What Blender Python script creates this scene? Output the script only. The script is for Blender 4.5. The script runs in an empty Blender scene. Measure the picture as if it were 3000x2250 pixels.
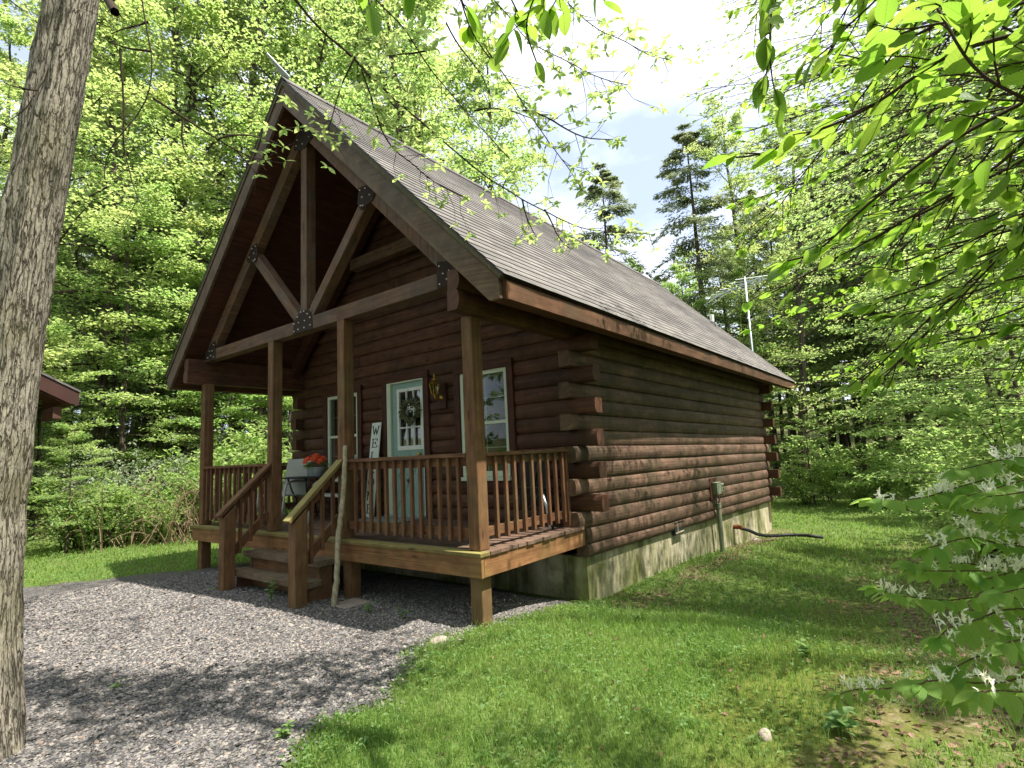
import bpy, bmesh, math, random
import numpy as np
from mathutils import Vector, Matrix

S = bpy.context.scene
COL = S.collection

# ------------------------------------------------------------------ camera
CAM = np.array([3.286, -3.725, 0.874])
cd = bpy.data.cameras.new('camera')
cam = bpy.data.objects.new('camera', cd)
COL.objects.link(cam)
yaw, pit, rol = (math.radians(a) for a in (37.413, 7.301, -2.770))
fwd = Vector((-math.sin(yaw)*math.cos(pit), math.cos(yaw)*math.cos(pit), math.sin(pit)))
rgt = Vector((math.cos(yaw), math.sin(yaw), 0))
upv = rgt.cross(fwd)
r2 = rgt*math.cos(rol) + upv*math.sin(rol)
u2 = -rgt*math.sin(rol) + upv*math.cos(rol)
M = Matrix((r2, u2, -fwd)).transposed().to_4x4()
M.translation = Vector(CAM)
cam.matrix_world = M
cd.sensor_width = 36.0
cd.lens = 36.0*1581.25/3000.0
cd.clip_start = 0.05
cd.clip_end = 600
S.camera = cam

# ------------------------------------------------------------------ light
SUN = Vector((0.47, 0.10, 1.0)).normalized()
sun_el = math.asin(SUN.z)
sun_az = math.atan2(SUN.x, SUN.y)
W = bpy.data.worlds.new("World")
S.world = W
W.use_nodes = True
nt = W.node_tree
nt.nodes.clear()
wo = nt.nodes.new('ShaderNodeOutputWorld')
bg = nt.nodes.new('ShaderNodeBackground')
sky = nt.nodes.new('ShaderNodeTexSky')
sky.sky_type = 'NISHITA'
sky.sun_disc = False
sky.sun_elevation = sun_el
sky.sun_rotation = sun_az
tc = nt.nodes.new('ShaderNodeTexCoord')
mp = nt.nodes.new('ShaderNodeMapping')
mp.inputs['Scale'].default_value = (1.0, 1.0, 2.0)
mp.inputs['Location'].default_value = (0.35, 0.1, 0.6)
nz = nt.nodes.new('ShaderNodeTexNoise')
nz.inputs['Scale'].default_value = 2.2
nz.inputs['Detail'].default_value = 6
nz.inputs['Roughness'].default_value = 0.5
rp = nt.nodes.new('ShaderNodeValToRGB')
rp.color_ramp.elements[0].position = 0.44
rp.color_ramp.elements[1].position = 0.66
mx = nt.nodes.new('ShaderNodeMix')
mx.data_type = 'RGBA'
mx.inputs[7].default_value = (4.3, 4.4, 4.6, 1)
nt.links.new(tc.outputs['Generated'], mp.inputs['Vector'])
nt.links.new(mp.outputs['Vector'], nz.inputs['Vector'])
nt.links.new(nz.outputs['Fac'], rp.inputs['Fac'])
nt.links.new(rp.outputs['Color'], mx.inputs[0])
hz = nt.nodes.new('ShaderNodeMix')
hz.data_type = 'RGBA'
hz.inputs[0].default_value = 0.8
hz.inputs[7].default_value = (1.75, 1.98, 2.6, 1)
nt.links.new(sky.outputs['Color'], hz.inputs[6])
nt.links.new(hz.outputs[2], mx.inputs[6])
nt.links.new(mx.outputs[2], bg.inputs['Color'])
bg.inputs['Strength'].default_value = 0.145
nt.links.new(bg.outputs['Background'], wo.inputs['Surface'])

sl = bpy.data.lights.new('sun', 'SUN')
sl.energy = 3.6
sl.angle = math.radians(0.53)
sl.color = (1.0, 0.95, 0.86)
so = bpy.data.objects.new('sun', sl)
COL.objects.link(so)
so.rotation_euler = (-SUN).to_track_quat('-Z', 'Y').to_euler()
so.location = (8, -2, 20)

S.view_settings.view_transform = 'Standard'
S.view_settings.look = 'None'
S.view_settings.exposure = 1.62
S.view_settings.gamma = 1.0
S.render.engine = 'CYCLES'
cy = S.cycles
cy.max_bounces = 9
cy.diffuse_bounces = 5
cy.glossy_bounces = 3
cy.transmission_bounces = 6
cy.transparent_max_bounces = 6
cy.use_denoising = True
cy.caustics_reflective = False
cy.caustics_refractive = False
cy.sample_clamp_indirect = 6.0

# ------------------------------------------------------------------ helpers
def tag(o, label=None, cat=None, group=None, kind=None):
    if label: o['label'] = label
    if cat: o['category'] = cat
    if group: o['group'] = group
    if kind: o['kind'] = kind
    return o

def empty(name, loc, label=None, cat=None, group=None):
    o = bpy.data.objects.new(name, None)
    o.empty_display_size = 0.2
    COL.objects.link(o)
    o.location = loc
    tag(o, label, cat, group)
    return o

def wloc(o):
    v = Vector((0, 0, 0))
    while o is not None:
        v = v + Vector(o.location)
        o = o.parent
    return v

def link(name, me, parent=None):
    o = bpy.data.objects.new(name, me)
    COL.objects.link(o)
    if parent is not None:
        o.parent = parent
    return o

def np_mesh(name, co, faces, mats, parent=None, uv=None, rnd=None, smooth=False, fmat=None, col=None):
    """co (n,3); faces: list of int arrays (k,3)/(k,4)"""
    co = np.asarray(co, dtype=np.float64)
    if parent is not None:
        co = co - np.array(wloc(parent))
    me = bpy.data.meshes.new(name)
    me.vertices.add(len(co))
    me.vertices.foreach_set('co', co.astype(np.float32).ravel())
    loops = np.concatenate([f.ravel() for f in faces]).astype(np.int32)
    tot = np.concatenate([np.full(len(f), f.shape[1]) for f in faces]).astype(np.int32)
    st = np.concatenate([[0], np.cumsum(tot)[:-1]]).astype(np.int32)
    me.loops.add(len(loops))
    me.loops.foreach_set('vertex_index', loops)
    me.polygons.add(len(tot))
    me.polygons.foreach_set('loop_start', st)
    if fmat is not None:
        me.polygons.foreach_set('material_index', np.asarray(fmat, dtype=np.int32))
    me.polygons.foreach_set('use_smooth', np.full(len(tot), smooth))
    if uv is not None:
        l = me.uv_layers.new(name='UVMap')
        l.data.foreach_set('uv', np.asarray(uv, dtype=np.float32)[loops].ravel())
    if rnd is not None:
        a = me.attributes.new('rnd', 'FLOAT', 'POINT')
        a.data.foreach_set('value', np.asarray(rnd, dtype=np.float32))
    if col is not None:
        for k, v in col.items():
            a = me.attributes.new(k, 'FLOAT', 'POINT')
            a.data.foreach_set('value', np.asarray(v, dtype=np.float32))
    for m in (mats if isinstance(mats, (list, tuple)) else [mats]):
        me.materials.append(m)
    me.update(calc_edges=True)
    me.validate()
    return link(name, me, parent)

class MB:
    """collects prisms with per-face UVs (u along the grain, in metres)"""
    def __init__(s):
        s.v = []; s.f = []; s.uv = []; s.m = []; s.rng = random.Random(5)
    def face(s, pts, uvs, m=0):
        i = len(s.v)
        s.v += [tuple(p) for p in pts]
        s.f.append(list(range(i, i+len(pts))))
        s.uv.append(list(uvs)); s.m.append(m)
    def solid(s, rings, m=0, us=None, cap=True, close=True, vs=None):
        """rings: list of equal-length closed rings of points -> shared-vertex skin"""
        n = len(rings[0]); i0 = len(s.v)
        off = s.rng.uniform(0, 50); offv = s.rng.uniform(0, 50)
        for r in rings: s.v += [tuple(p) for p in r]
        R0 = [Vector(p) for p in rings[0]]
        if vs is None:
            vs = [0.0]
            for k in range(n): vs.append(vs[-1] + (R0[(k+1) % n]-R0[k]).length)
        if us is None:
            us = [0.0]
            for a, b in zip(rings[:-1], rings[1:]):
                us.append(us[-1] + (sum((Vector(q) for q in b), Vector())-sum((Vector(q) for q in a), Vector())).length/n)
        for j in range(len(rings)-1):
            for k in range(n if close else n-1):
                a = i0+j*n+k; b = i0+j*n+(k+1) % n
                s.f.append([a, b, b+n, a+n])
                s.uv.append([(off+us[j], offv+vs[k]), (off+us[j], offv+vs[k+1]), (off+us[j+1], offv+vs[k+1]), (off+us[j+1], offv+vs[k])])
                s.m.append(m)
        if cap and close:
            for j, rev in ((0, True), (len(rings)-1, False)):
                idx = [i0+j*n+k for k in range(n)]
                c = [(off+0.02*math.cos(6.28*k/n), offv+0.02*math.sin(6.28*k/n)) for k in range(n)]
                c = [(off + vs[k]*0.15, offv+vs[k]) for k in range(n)]
                if rev: idx = idx[::-1]; c = c[::-1]
                s.f.append(idx); s.uv.append(c); s.m.append(m)
    def beam(s, p0, p1, w, h, up=(0, 0, 1), m=0):
        """w: across (horizontal), h: along up"""
        p0 = Vector(p0); p1 = Vector(p1); d = (p1-p0).normalized()
        up = Vector(up); sd = d.cross(up)
        if sd.length < 1e-4: sd = d.cross(Vector((0, 1, 0)))
        sd.normalize(); u = sd.cross(d).normalized()
        def ring(p): return [p+sd*w/2*a+u*h/2*b for a, b in ((-1, -1), (1, -1), (1, 1), (-1, 1))]
        s.solid([ring(p0), ring(p1)], m)
    def box(s, x0, x1, y0, y1, z0, z1, m=0, axis='x'):
        c = ((x0+x1)/2, (y0+y1)/2, (z0+z1)/2)
        if axis == 'x': s.solid([[(x, y0, z0), (x, y1, z0), (x, y1, z1), (x, y0, z1)] for x in (x0, x1)], m)
        elif axis == 'y': s.solid([[(x1, y, z0), (x0, y, z0), (x0, y, z1), (x1, y, z1)] for y in (y0, y1)], m)
        else: s.solid([[(x0, y0, z), (x1, y0, z), (x1, y1, z), (x0, y1, z)] for z in (z0, z1)], m)
    def prism(s, poly, axis, a0, a1, m=0):
        """poly: 2D points; axis 'y': poly is (x,z); 'x': (y,z); 'z': (x,y)"""
        def P(p, a): return {'y': (p[0], a, p[1]), 'x': (a, p[0], p[1]), 'z': (p[0], p[1], a)}[axis]
        A = sum(poly[i][0]*poly[(i+1) % len(poly)][1]-poly[(i+1) % len(poly)][0]*poly[i][1] for i in range(len(poly)))
        if (A > 0) == (axis == 'y'): poly = poly[::-1]
        s.solid([[P(p, a0) for p in poly], [P(p, a1) for p in poly]], m)
    def tube(s, pts, rad, n=8, m=0, cap=True):
        pts = [Vector(p) for p in pts]
        if not isinstance(rad, (list, tuple)): rad = [rad]*len(pts)
        rings = []
        ref = Vector((0, 0, 1))
        for i, p in enumerate(pts):
            d = (pts[min(i+1, len(pts)-1)]-pts[max(i-1, 0)]).normalized()
            a = d.cross(ref)
            if a.length < 0.2: a = d.cross(Vector((1, 0, 0)))
            a.normalize(); b = d.cross(a).normalized()
            if i and rings:
                # keep frames aligned
                a = (pa-d*pa.dot(d)).normalized(); b = d.cross(a).normalized()
            pa = a
            rings.append([p+(a*math.cos(6.28318*k/n)+b*math.sin(6.28318*k/n))*rad[i] for k in range(n)])
        s.solid(rings, m, cap=cap)
    def cyl(s, c, r, z0, z1, n=16, m=0, r1=None):
        r1 = r if r1 is None else r1
        s.solid([[(c[0]+q*math.cos(6.28318*k/n), c[1]+q*math.sin(6.28318*k/n), z) for k in range(n)] for q, z in ((r, z0), (r1, z1))], m)
    def ball(s, c, r, n=10, k=6, m=0, sq=1.0):
        rings = []
        for j in range(1, k):
            t = math.pi*j/k
            rings.append([(c[0]+r*math.sin(t)*math.cos(6.28318*i/n), c[1]+r*math.sin(t)*math.sin(6.28318*i/n), c[2]-r*sq*math.cos(t)) for i in range(n)])
        s.solid(rings, m)
    def build(s, name, mats, parent=None, smooth=False, bevel=0.0, label=None):
        base = wloc(parent) if parent is not None else Vector((0, 0, 0))
        me = bpy.data.meshes.new(name)
        me.from_pydata([tuple(Vector(p)-base) for p in s.v], [], s.f)
        l = me.uv_layers.new(name='UVMap')
        flat = [c for u in s.uv for q in u for c in q]
        l.data.foreach_set('uv', flat)
        me.polygons.foreach_set('material_index', s.m)
        me.polygons.foreach_set('use_smooth', [smooth]*len(s.f))
        for mt in (mats if isinstance(mats, (list, tuple)) else [mats]): me.materials.append(mt)
        me.update()
        o = link(name, me, parent)
        if bevel:
            b = o.modifiers.new('bevel', 'BEVEL'); b.width = bevel; b.segments = 1; b.limit_method = 'ANGLE'
            b.angle_limit = math.radians(50)
        if label: o['label'] = label
        return o

def sstep(a, b, x):
    t = np.clip((np.asarray(x, dtype=float)-a)/(b-a), 0, 1)
    return t*t*(3-2*t)

_rs = np.random.RandomState(3)
_tab = _rs.rand(256, 256)
def vnoise(x, y):
    x = np.asarray(x, dtype=float); y = np.asarray(y, dtype=float)
    xi = np.floor(x).astype(int); yi = np.floor(y).astype(int)
    fx = x-xi; fy = y-yi
    fx = fx*fx*(3-2*fx); fy = fy*fy*(3-2*fy)
    g_ = lambda a, b: _tab[a % 256, b % 256]
    return (g_(xi, yi)*(1-fx)+g_(xi+1, yi)*fx)*(1-fy)+(g_(xi, yi+1)*(1-fx)+g_(xi+1, yi+1)*fx)*fy
def fbm(x, y, o=4):
    s = 0; a = .5
    for i in range(o):
        s = s+a*vnoise(x+17*i, y+31*i); x = x*2; y = y*2; a *= .5
    return s

# ------------------------------------------------------------------ materials
def lin(r, g, b):
    f = lambda c: ((c/255+0.055)/1.055)**2.4 if c > 10 else c/255/12.92
    return (f(r), f(g), f(b), 1)

class N:
    def __init__(s, name):
        s.m = bpy.data.materials.new(name); s.m.use_nodes = True
        s.t = s.m.node_tree; s.t.nodes.clear()
        s.out = s.t.nodes.new('ShaderNodeOutputMaterial')
    def n(s, typ, **kw):
        x = s.t.nodes.new('ShaderNode'+typ)
        for k, v in kw.items():
            if k in ('operation', 'data_type', 'blend_type', 'feature', 'attribute_name', 'noise_dimensions', 'voronoi_dimensions', 'distribution', 'clamp', 'distance', 'offset', 'squash', 'offset_frequency', 'invert') and hasattr(x, k): setattr(x, k, v)
            else: s.set(x, k, v)
        return x
    def set(s, x, k, v):
        k = {'Rough': 'Roughness', 'Spec': 'Specular IOR Level'}.get(k, k).replace('_', ' ') if isinstance(k, str) else k
        i = x.inputs[k]
        if isinstance(v, bpy.types.NodeSocket): s.t.links.new(v, i)
        else: i.default_value = v
    def ramp(s, fac, stops):
        x = s.t.nodes.new('ShaderNodeValToRGB'); cr = x.color_ramp
        while len(cr.elements) < len(stops): cr.elements.new(0.5)
        for e, (p, c) in zip(cr.elements, stops):
            e.position = p; e.color = c if isinstance(c, (tuple, list)) else (c, c, c, 1)
        s.t.links.new(fac, x.inputs['Fac'])
        return x.outputs['Color']
    def mix(s, f, a, b, typ='MIX'):
        x = s.t.nodes.new('ShaderNodeMix'); x.data_type = 'RGBA'; x.blend_type = typ
        for k, v in (('Factor', f), ('A', a), ('B', b)):
            i = x.inputs[k] if k == 'Factor' else [q for q in x.inputs if q.name == k and q.type == 'RGBA'][0]
            if isinstance(v, bpy.types.NodeSocket): s.t.links.new(v, i)
            else: i.default_value = v
        return [q for q in x.outputs if q.type == 'RGBA'][0]
    def math(s, op, a, b=0.5, clamp=False):
        x = s.t.nodes.new('ShaderNodeMath'); x.operation = op; x.use_clamp = clamp
        for i, v in ((0, a), (1, b)):
            if isinstance(v, bpy.types.NodeSocket): s.t.links.new(v, x.inputs[i])
            else: x.inputs[i].default_value = v
        return x.outputs[0]
    def coord(s, kind='Object', scale=(1, 1, 1), loc=(0, 0, 0)):
        t = s.t.nodes.new('ShaderNodeTexCoord'); mpn = s.t.nodes.new('ShaderNodeMapping')
        mpn.inputs['Scale'].default_value = scale; mpn.inputs['Location'].default_value = loc
        s.t.links.new(t.outputs[kind], mpn.inputs['Vector'])
        return mpn.outputs['Vector']
    def pos(s, scale=(1, 1, 1)):
        t = s.t.nodes.new('ShaderNodeNewGeometry'); mpn = s.t.nodes.new('ShaderNodeMapping')
        mpn.inputs['Scale'].default_value = scale
        s.t.links.new(t.outputs['Position'], mpn.inputs['Vector'])
        return mpn.outputs['Vector']
    def noise(s, vec, scale, detail=4, rough=0.55, out='Fac'):
        x = s.t.nodes.new('ShaderNodeTexNoise')
        s.t.links.new(vec, x.inputs['Vector'])
        x.inputs['Scale'].default_value = scale; x.inputs['Detail'].default_value = detail; x.inputs['Roughness'].default_value = rough
        return x.outputs[out]
    def voro(s, vec, scale, feature='F1', out='Distance'):
        x = s.t.nodes.new('ShaderNodeTexVoronoi'); x.feature = feature
        s.t.links.new(vec, x.inputs['Vector']); x.inputs['Scale'].default_value = scale
        return x.outputs[out]
    def bump(s, h, strength=0.3, dist=0.01):
        x = s.t.nodes.new('ShaderNodeBump'); x.inputs['Strength'].default_value = strength; x.inputs['Distance'].default_value = dist
        s.t.links.new(h, x.inputs['Height'])
        return x.outputs['Normal']
    def attr(s, name):
        x = s.t.nodes.new('ShaderNodeAttribute'); x.attribute_name = name
        return x.outputs['Fac']
    def bsdf(s, color, rough=0.7, spec=0.3, metal=0.0, normal=None, **kw):
        x = s.t.nodes.new('ShaderNodeBsdfPrincipled')
        s.set(x, 'Base Color', color); s.set(x, 'Roughness', rough); s.set(x, 'Specular IOR Level', spec); s.set(x, 'Metallic', metal)
        if normal is not None: s.set(x, 'Normal', normal)
        for k, v in kw.items(): s.set(x, k, v)
        return x.outputs[0]
    def done(s, sh):
        s.t.links.new(sh, s.out.inputs['Surface'])
        return s.m

def up_mask(m, lo=0.5, hi=0.8):
    g = m.t.nodes.new('ShaderNodeNewGeometry'); x = m.t.nodes.new('ShaderNodeSeparateXYZ')
    m.t.links.new(g.outputs['Normal'], x.inputs[0])
    return m.ramp(x.outputs['Z'], [(lo, 0.0), (hi, 1.0)])

def wood(name, dark, light, rough=0.75, knots=True, stain=None, moss=0.0, stainamt=0.6, grain=22, mosscol=(88, 92, 40)):
    m = N(name)
    uv = m.coord('UV', (1.6, grain, 1))
    g1 = m.noise(uv, 1.0, 6, 0.65)
    uv2 = m.coord('UV', (0.5, grain*3, 1))
    g2 = m.noise(uv2, 1.0, 3, 0.6)
    base = m.ramp(g1, [(0.30, dark), (0.72, light)])
    fine = m.ramp(g2, [(0.3, 0.55), (0.7, 1.0)])
    c = m.mix(0.55, base, fine, 'MULTIPLY')
    w = m.pos((1, 1, 1))
    bl = m.noise(w, 1.7, 5, 0.6)
    if stain:
        st = m.ramp(bl, [(0.45, 0.0), (0.68, stainamt)])
        c = m.mix(st, c, stain)
    bl2 = m.noise(w, 6.0, 4, 0.6)
    c = m.mix(m.ramp(bl2, [(0.35, 0.45), (0.65, 0.0)]), c, (dark[0]*.5, dark[1]*.5, dark[2]*.5, 1))
    tone = m.noise(m.coord('UV', (0.11, 0.17, 1)), 1.0, 1, 0.5)
    c = m.mix(0.9, c, m.ramp(tone, [(0.3, 0.66), (0.7, 1.2)]), 'MULTIPLY')
    if knots:
        kv = m.voro(m.coord('UV', (2.2, 9.0, 1)), 1.0)
        k = m.ramp(kv, [(0.05, 0.9), (0.16, 0.0)])
        c = m.mix(k, c, (dark[0]*.35, dark[1]*.3, dark[2]*.3, 1))
    ck = m.noise(m.coord('UV', (0.45, grain*2.2, 1), (3, 9, 0)), 1.0, 2, 0.4)
    crk = m.math('MULTIPLY', m.ramp(m.math('ABSOLUTE', m.math('SUBTRACT', ck, 0.5)), [(0.0, 1.0), (0.014, 0.0)]), m.ramp(m.noise(m.coord('UV', (0.9, 4, 1)), 1.0, 2, 0.5), [(0.5, 0.0), (0.6, 0.8)]))
    c = m.mix(crk, c, (dark[0]*.22, dark[1]*.2, dark[2]*.2, 1))
    if moss:
        mk = m.math('MULTIPLY', up_mask(m), m.ramp(m.noise(w, 9, 5, .7), [(0.3, 0.2), (0.6, 1.0)]))
        mk = m.math('MULTIPLY', mk, moss)
        c = m.mix(mk, c, lin(*mosscol))
    nb = m.bump(m.math('ADD', g1, m.math('MULTIPLY', g2, 0.6)), 0.45, 0.004)
    return m.done(m.bsdf(c, rough, 0.25, 0, nb))

MT = {}
MT['log'] = wood('stained_log', lin(78, 50, 38), lin(124, 84, 64), 0.66, True, lin(64, 52, 38), 0, 0.7, 14)
MT['logs'] = wood('weathered_side_log', lin(84, 62, 50), lin(146, 116, 97), 0.7, True, lin(66, 60, 42), 0, 0.9, 14)
MT['logend'] = wood('log_end_grain', lin(120, 84, 66), lin(170, 128, 108), 0.8, False, lin(90, 80, 48), 0, 0.8, 16)
MT['trim'] = wood('brown_trim', lin(66, 38, 28), lin(104, 64, 48), 0.6, False)
MT['beam'] = wood('weathered_beam', lin(88, 64, 48), lin(146, 112, 86), 0.75, True, lin(98, 90, 82), 0, 0.8, 20)
MT['post'] = wood('porch_post_wood', lin(92, 64, 42), lin(152, 112, 78), 0.75, True, lin(112, 98, 66), 0, 0.6, 20)
MT['rail'] = wood('railing_wood', lin(92, 60, 42), lin(150, 106, 76), 0.75, True, lin(108, 92, 64), 0.15, 0.6, 22)
MT['deckfascia'] = wood('deck_fascia_wood', lin(120, 82, 52), lin(186, 136, 92), 0.7, True, lin(128, 112, 66), 0, 0.5, 18)
MT['deck'] = wood('deck_boards_wood', lin(96, 74, 60), lin(150, 122, 104), 0.8, True, lin(104, 98, 84), 0.0, 0.5, 22)
MT['deckedge'] = wood('mossy_deck_edge', lin(110, 96, 56), lin(168, 150, 96), 0.8, True, lin(128, 120, 70), 0.45, 0.6, 22, (150, 146, 84))
MT['cap'] = wood('mossy_cap_rail', lin(110, 92, 58), lin(160, 138, 92), 0.8, True, lin(128, 122, 74), 0.6, 0.5, 22, (150, 148, 84))
MT['tread'] = wood('grey_stair_tread', lin(84, 66, 52), lin(150, 126, 104), 0.8, True, lin(126, 116, 96), 0.15, 0.7, 22)
MT['fascia'] = wood('eave_fascia_wood', lin(88, 60, 42), lin(142, 102, 74), 0.65, True, lin(84, 68, 50), 0, 0.85, 14)
MT['rake'] = wood('rake_board_wood', lin(84, 68, 54), lin(138, 114, 92), 0.75, True, lin(98, 90, 80), 0, 0.7, 18)
MT['raketrim'] = wood('rake_trim_wood', lin(74, 66, 48), lin(120, 108, 82), 0.8, False, lin(84, 88, 56), 0, 0.8, 18)
MT['soffit'] = wood('soffit_boards', lin(66, 38, 28), lin(108, 66, 50), 0.7, False)

def plain(name, c, rough=0.6, spec=0.4, metal=0.0, var=0.15, scale=8):
    m = N(name)
    nv = m.noise(m.pos(), scale, 5, 0.6)
    cc = m.mix(m.ramp(nv, [(0.35, var), (0.7, 0.0)]), c, (c[0]*.4, c[1]*.4, c[2]*.4, 1))
    return m.done(m.bsdf(cc, rough, spec, metal, m.bump(nv, 0.08, 0.003)))
MT['teal'] = plain('teal_door_paint', lin(140, 170, 160), 0.5, 0.4, 0, 0.1)
MT['mint'] = plain('pale_mint_paint', lin(208, 216, 194), 0.5, 0.4, 0, 0.1)
MT['white'] = plain('white_paint', lin(226, 230, 222), 0.5, 0.4, 0, 0.12)
MT['ink'] = plain('dark_letter_paint', lin(46, 44, 46), 0.7, 0.3, 0, 0.1)
MT['brass'] = plain('brass', lin(205, 170, 80), 0.3, 0.5, 0.9, 0.2, 30)
MT['iron'] = plain('brown_steel_plate', lin(56, 47, 42), 0.85, 0.15, 0, 0.25, 12)
MT['bolt'] = plain('bolt_head', lin(210, 205, 196), 0.35, 0.6, 0.5, 0.1, 30)
MT['galv'] = plain('galvanised_metal', lin(178, 190, 192), 0.38, 0.5, 0.5, 0.2, 14)
MT['pvc'] = plain('grey_green_conduit', lin(126, 134, 110), 0.6, 0.3, 0, 0.4, 9)
MT['alu'] = plain('pale_aluminium', lin(220, 222, 220), 0.4, 0.5, 0.3, 0.1, 20)
MT['black'] = plain('black_rubber', lin(38, 40, 42), 0.6, 0.3, 0, 0.2)
MT['darkmetal'] = plain('dark_metal', lin(44, 46, 50), 0.45, 0.5, 0.3, 0.2)
MT['sling'] = plain('grey_sling_mesh', lin(176, 176, 168), 0.8, 0.2, 0, 0.15, 60)
MT['frame'] = plain('pale_chair_frame', lin(198, 200, 190), 0.4, 0.5, 0.1, 0.1)
MT['curtain'] = plain('grey_curtain', lin(120, 118, 122), 0.9, 0.1, 0, 0.2, 6)
MT['drip_and_shadow'] = plain('drip_edge_and_shadow_line', lin(44, 38, 32), 0.5, 0.4, 0.1, 0.2)
MT['redpaint'] = plain('red_brown_fascia_paint', lin(70, 46, 40), 0.7, 0.2, 0, 0.3, 3)
MT['petal'] = plain('orange_petals', lin(232, 92, 50), 0.7, 0.2, 0, 0.35, 40)
MT['rust'] = plain('rusty_pipe', lin(122, 72, 40), 0.8, 0.2, 0, 0.4, 20)
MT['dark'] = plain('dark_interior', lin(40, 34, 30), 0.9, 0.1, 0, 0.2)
MT['dirt'] = plain('brown_twig', lin(98, 78, 62), 0.9, 0.1, 0, 0.3, 20)
MT['cane'] = plain('dry_cane', lin(132, 112, 90), 0.9, 0.1, 0, 0.35, 12)
MT['stick'] = plain('bare_grey_stick', lin(176, 164, 138), 0.85, 0.2, 0, 0.75, 22)
MT['stone'] = plain('grey_fieldstone', lin(160, 146, 136), 0.85, 0.2, 0, 0.4, 12)
MT['mat'] = plain('grey_patterned_mat', lin(150, 158, 154), 0.95, 0.1, 0, 0.75, 14)

def glass():
    m = N('window_glass')
    fr = m.t.nodes.new('ShaderNodeFresnel'); fr.inputs['IOR'].default_value = 1.5
    tr = m.t.nodes.new('ShaderNodeBsdfTransparent'); tr.inputs['Color'].default_value = (.72, .76, .74, 1)
    gl = m.t.nodes.new('ShaderNodeBsdfGlossy'); gl.inputs['Roughness'].default_value = 0.02
    nb = m.bump(m.noise(m.pos(), 1.5, 2, .5), 0.06, 0.05)
    m.t.links.new(nb, gl.inputs['Normal'])
    mxs = m.t.nodes.new('ShaderNodeMixShader')
    f = m.math('ADD', m.math('MULTIPLY', fr.outputs[0], 0.45), 0.0, True)
    m.t.links.new(f, mxs.inputs[0]); m.t.links.new(tr.outputs[0], mxs.inputs[1]); m.t.links.new(gl.outputs[0], mxs.inputs[2])
    return m.done(mxs.outputs[0])
MT['glass'] = glass()

def blind():
    m = N('window_blind')
    x = m.t.nodes.new('ShaderNodeTexWave'); x.bands_direction = 'Z'
    m.t.links.new(m.pos(), x.inputs['Vector']); x.inputs['Scale'].default_value = 14; x.inputs['Distortion'].default_value = 0.6
    c = m.ramp(x.outputs['Color'], [(0.2, lin(70, 66, 66)), (0.8, lin(132, 124, 120))])
    return m.done(m.bsdf(c, 0.8, 0.1))
MT['blind'] = blind()

def concrete():
    m = N('mossy_foundation_concrete')
    p = m.pos()
    st = m.noise(m.pos((7, 7, 0.7)), 1.0, 6, 0.65)
    bl = m.noise(p, 1.1, 5, 0.6)
    fine = m.noise(p, 30, 4, 0.6)
    c = m.ramp(st, [(0.30, lin(120, 112, 92)), (0.5, lin(176, 166, 140)), (0.75, lin(206, 196, 172))])
    c = m.mix(m.ramp(bl, [(0.40, 0.0), (0.60, 0.9)]), c, m.ramp(st, [(0.35, lin(62, 70, 34)), (0.7, lin(128, 130, 72))]))
    c = m.mix(m.ramp(m.noise(p, 4.0, 5, .7), [(0.52, 0.0), (0.75, 0.7)]), c, lin(54, 56, 34))
    g = m.bump(m.math('ADD', fine, m.math('MULTIPLY', bl, 2.0)), 0.5, 0.01)
    return m.done(m.bsdf(c, 0.9, 0.15, 0, g))
MT['concrete'] = concrete()

def shingle():
    m = N('asphalt_shingles')
    uv = m.coord('UV', (1, 1, 1))
    br = m.t.nodes.new('ShaderNodeTexBrick')
    m.t.links.new(uv, br.inputs['Vector'])
    br.inputs['Scale'].default_value = 1.0
    br.inputs['Brick Width'].default_value = 0.30; br.inputs['Row Height'].default_value = 0.1355
    br.inputs['Mortar Size'].default_value = 0.004
    br.inputs['Color1'].default_value = lin(136, 131, 126); br.inputs['Color2'].default_value = lin(106, 102, 99)
    br.inputs['Mortar'].default_value = lin(84, 80, 76)
    p = m.pos()
    sp = m.noise(p, 260, 2, 0.6)
    c = m.mix(0.5, br.outputs['Color'], m.ramp(sp, [(0.3, 0.5), (0.7, 1.25)]), 'MULTIPLY')
    bl = m.noise(m.pos((1.0, 0.35, 1.0)), 0.9, 6, 0.66)
    c = m.mix(m.ramp(bl, [(0.44, 0.0), (0.62, 0.75)]), c, lin(84, 81, 80))
    ms = m.noise(p, 5, 6, 0.7)
    c = m.mix(m.ramp(ms, [(0.60, 0.0), (0.72, 0.5)]), c, lin(150, 152, 120))
    return m.done(m.bsdf(c, 0.95, 0.15, 0, m.bump(sp, 0.5, 0.004)))
MT['shingle'] = shingle()

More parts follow.
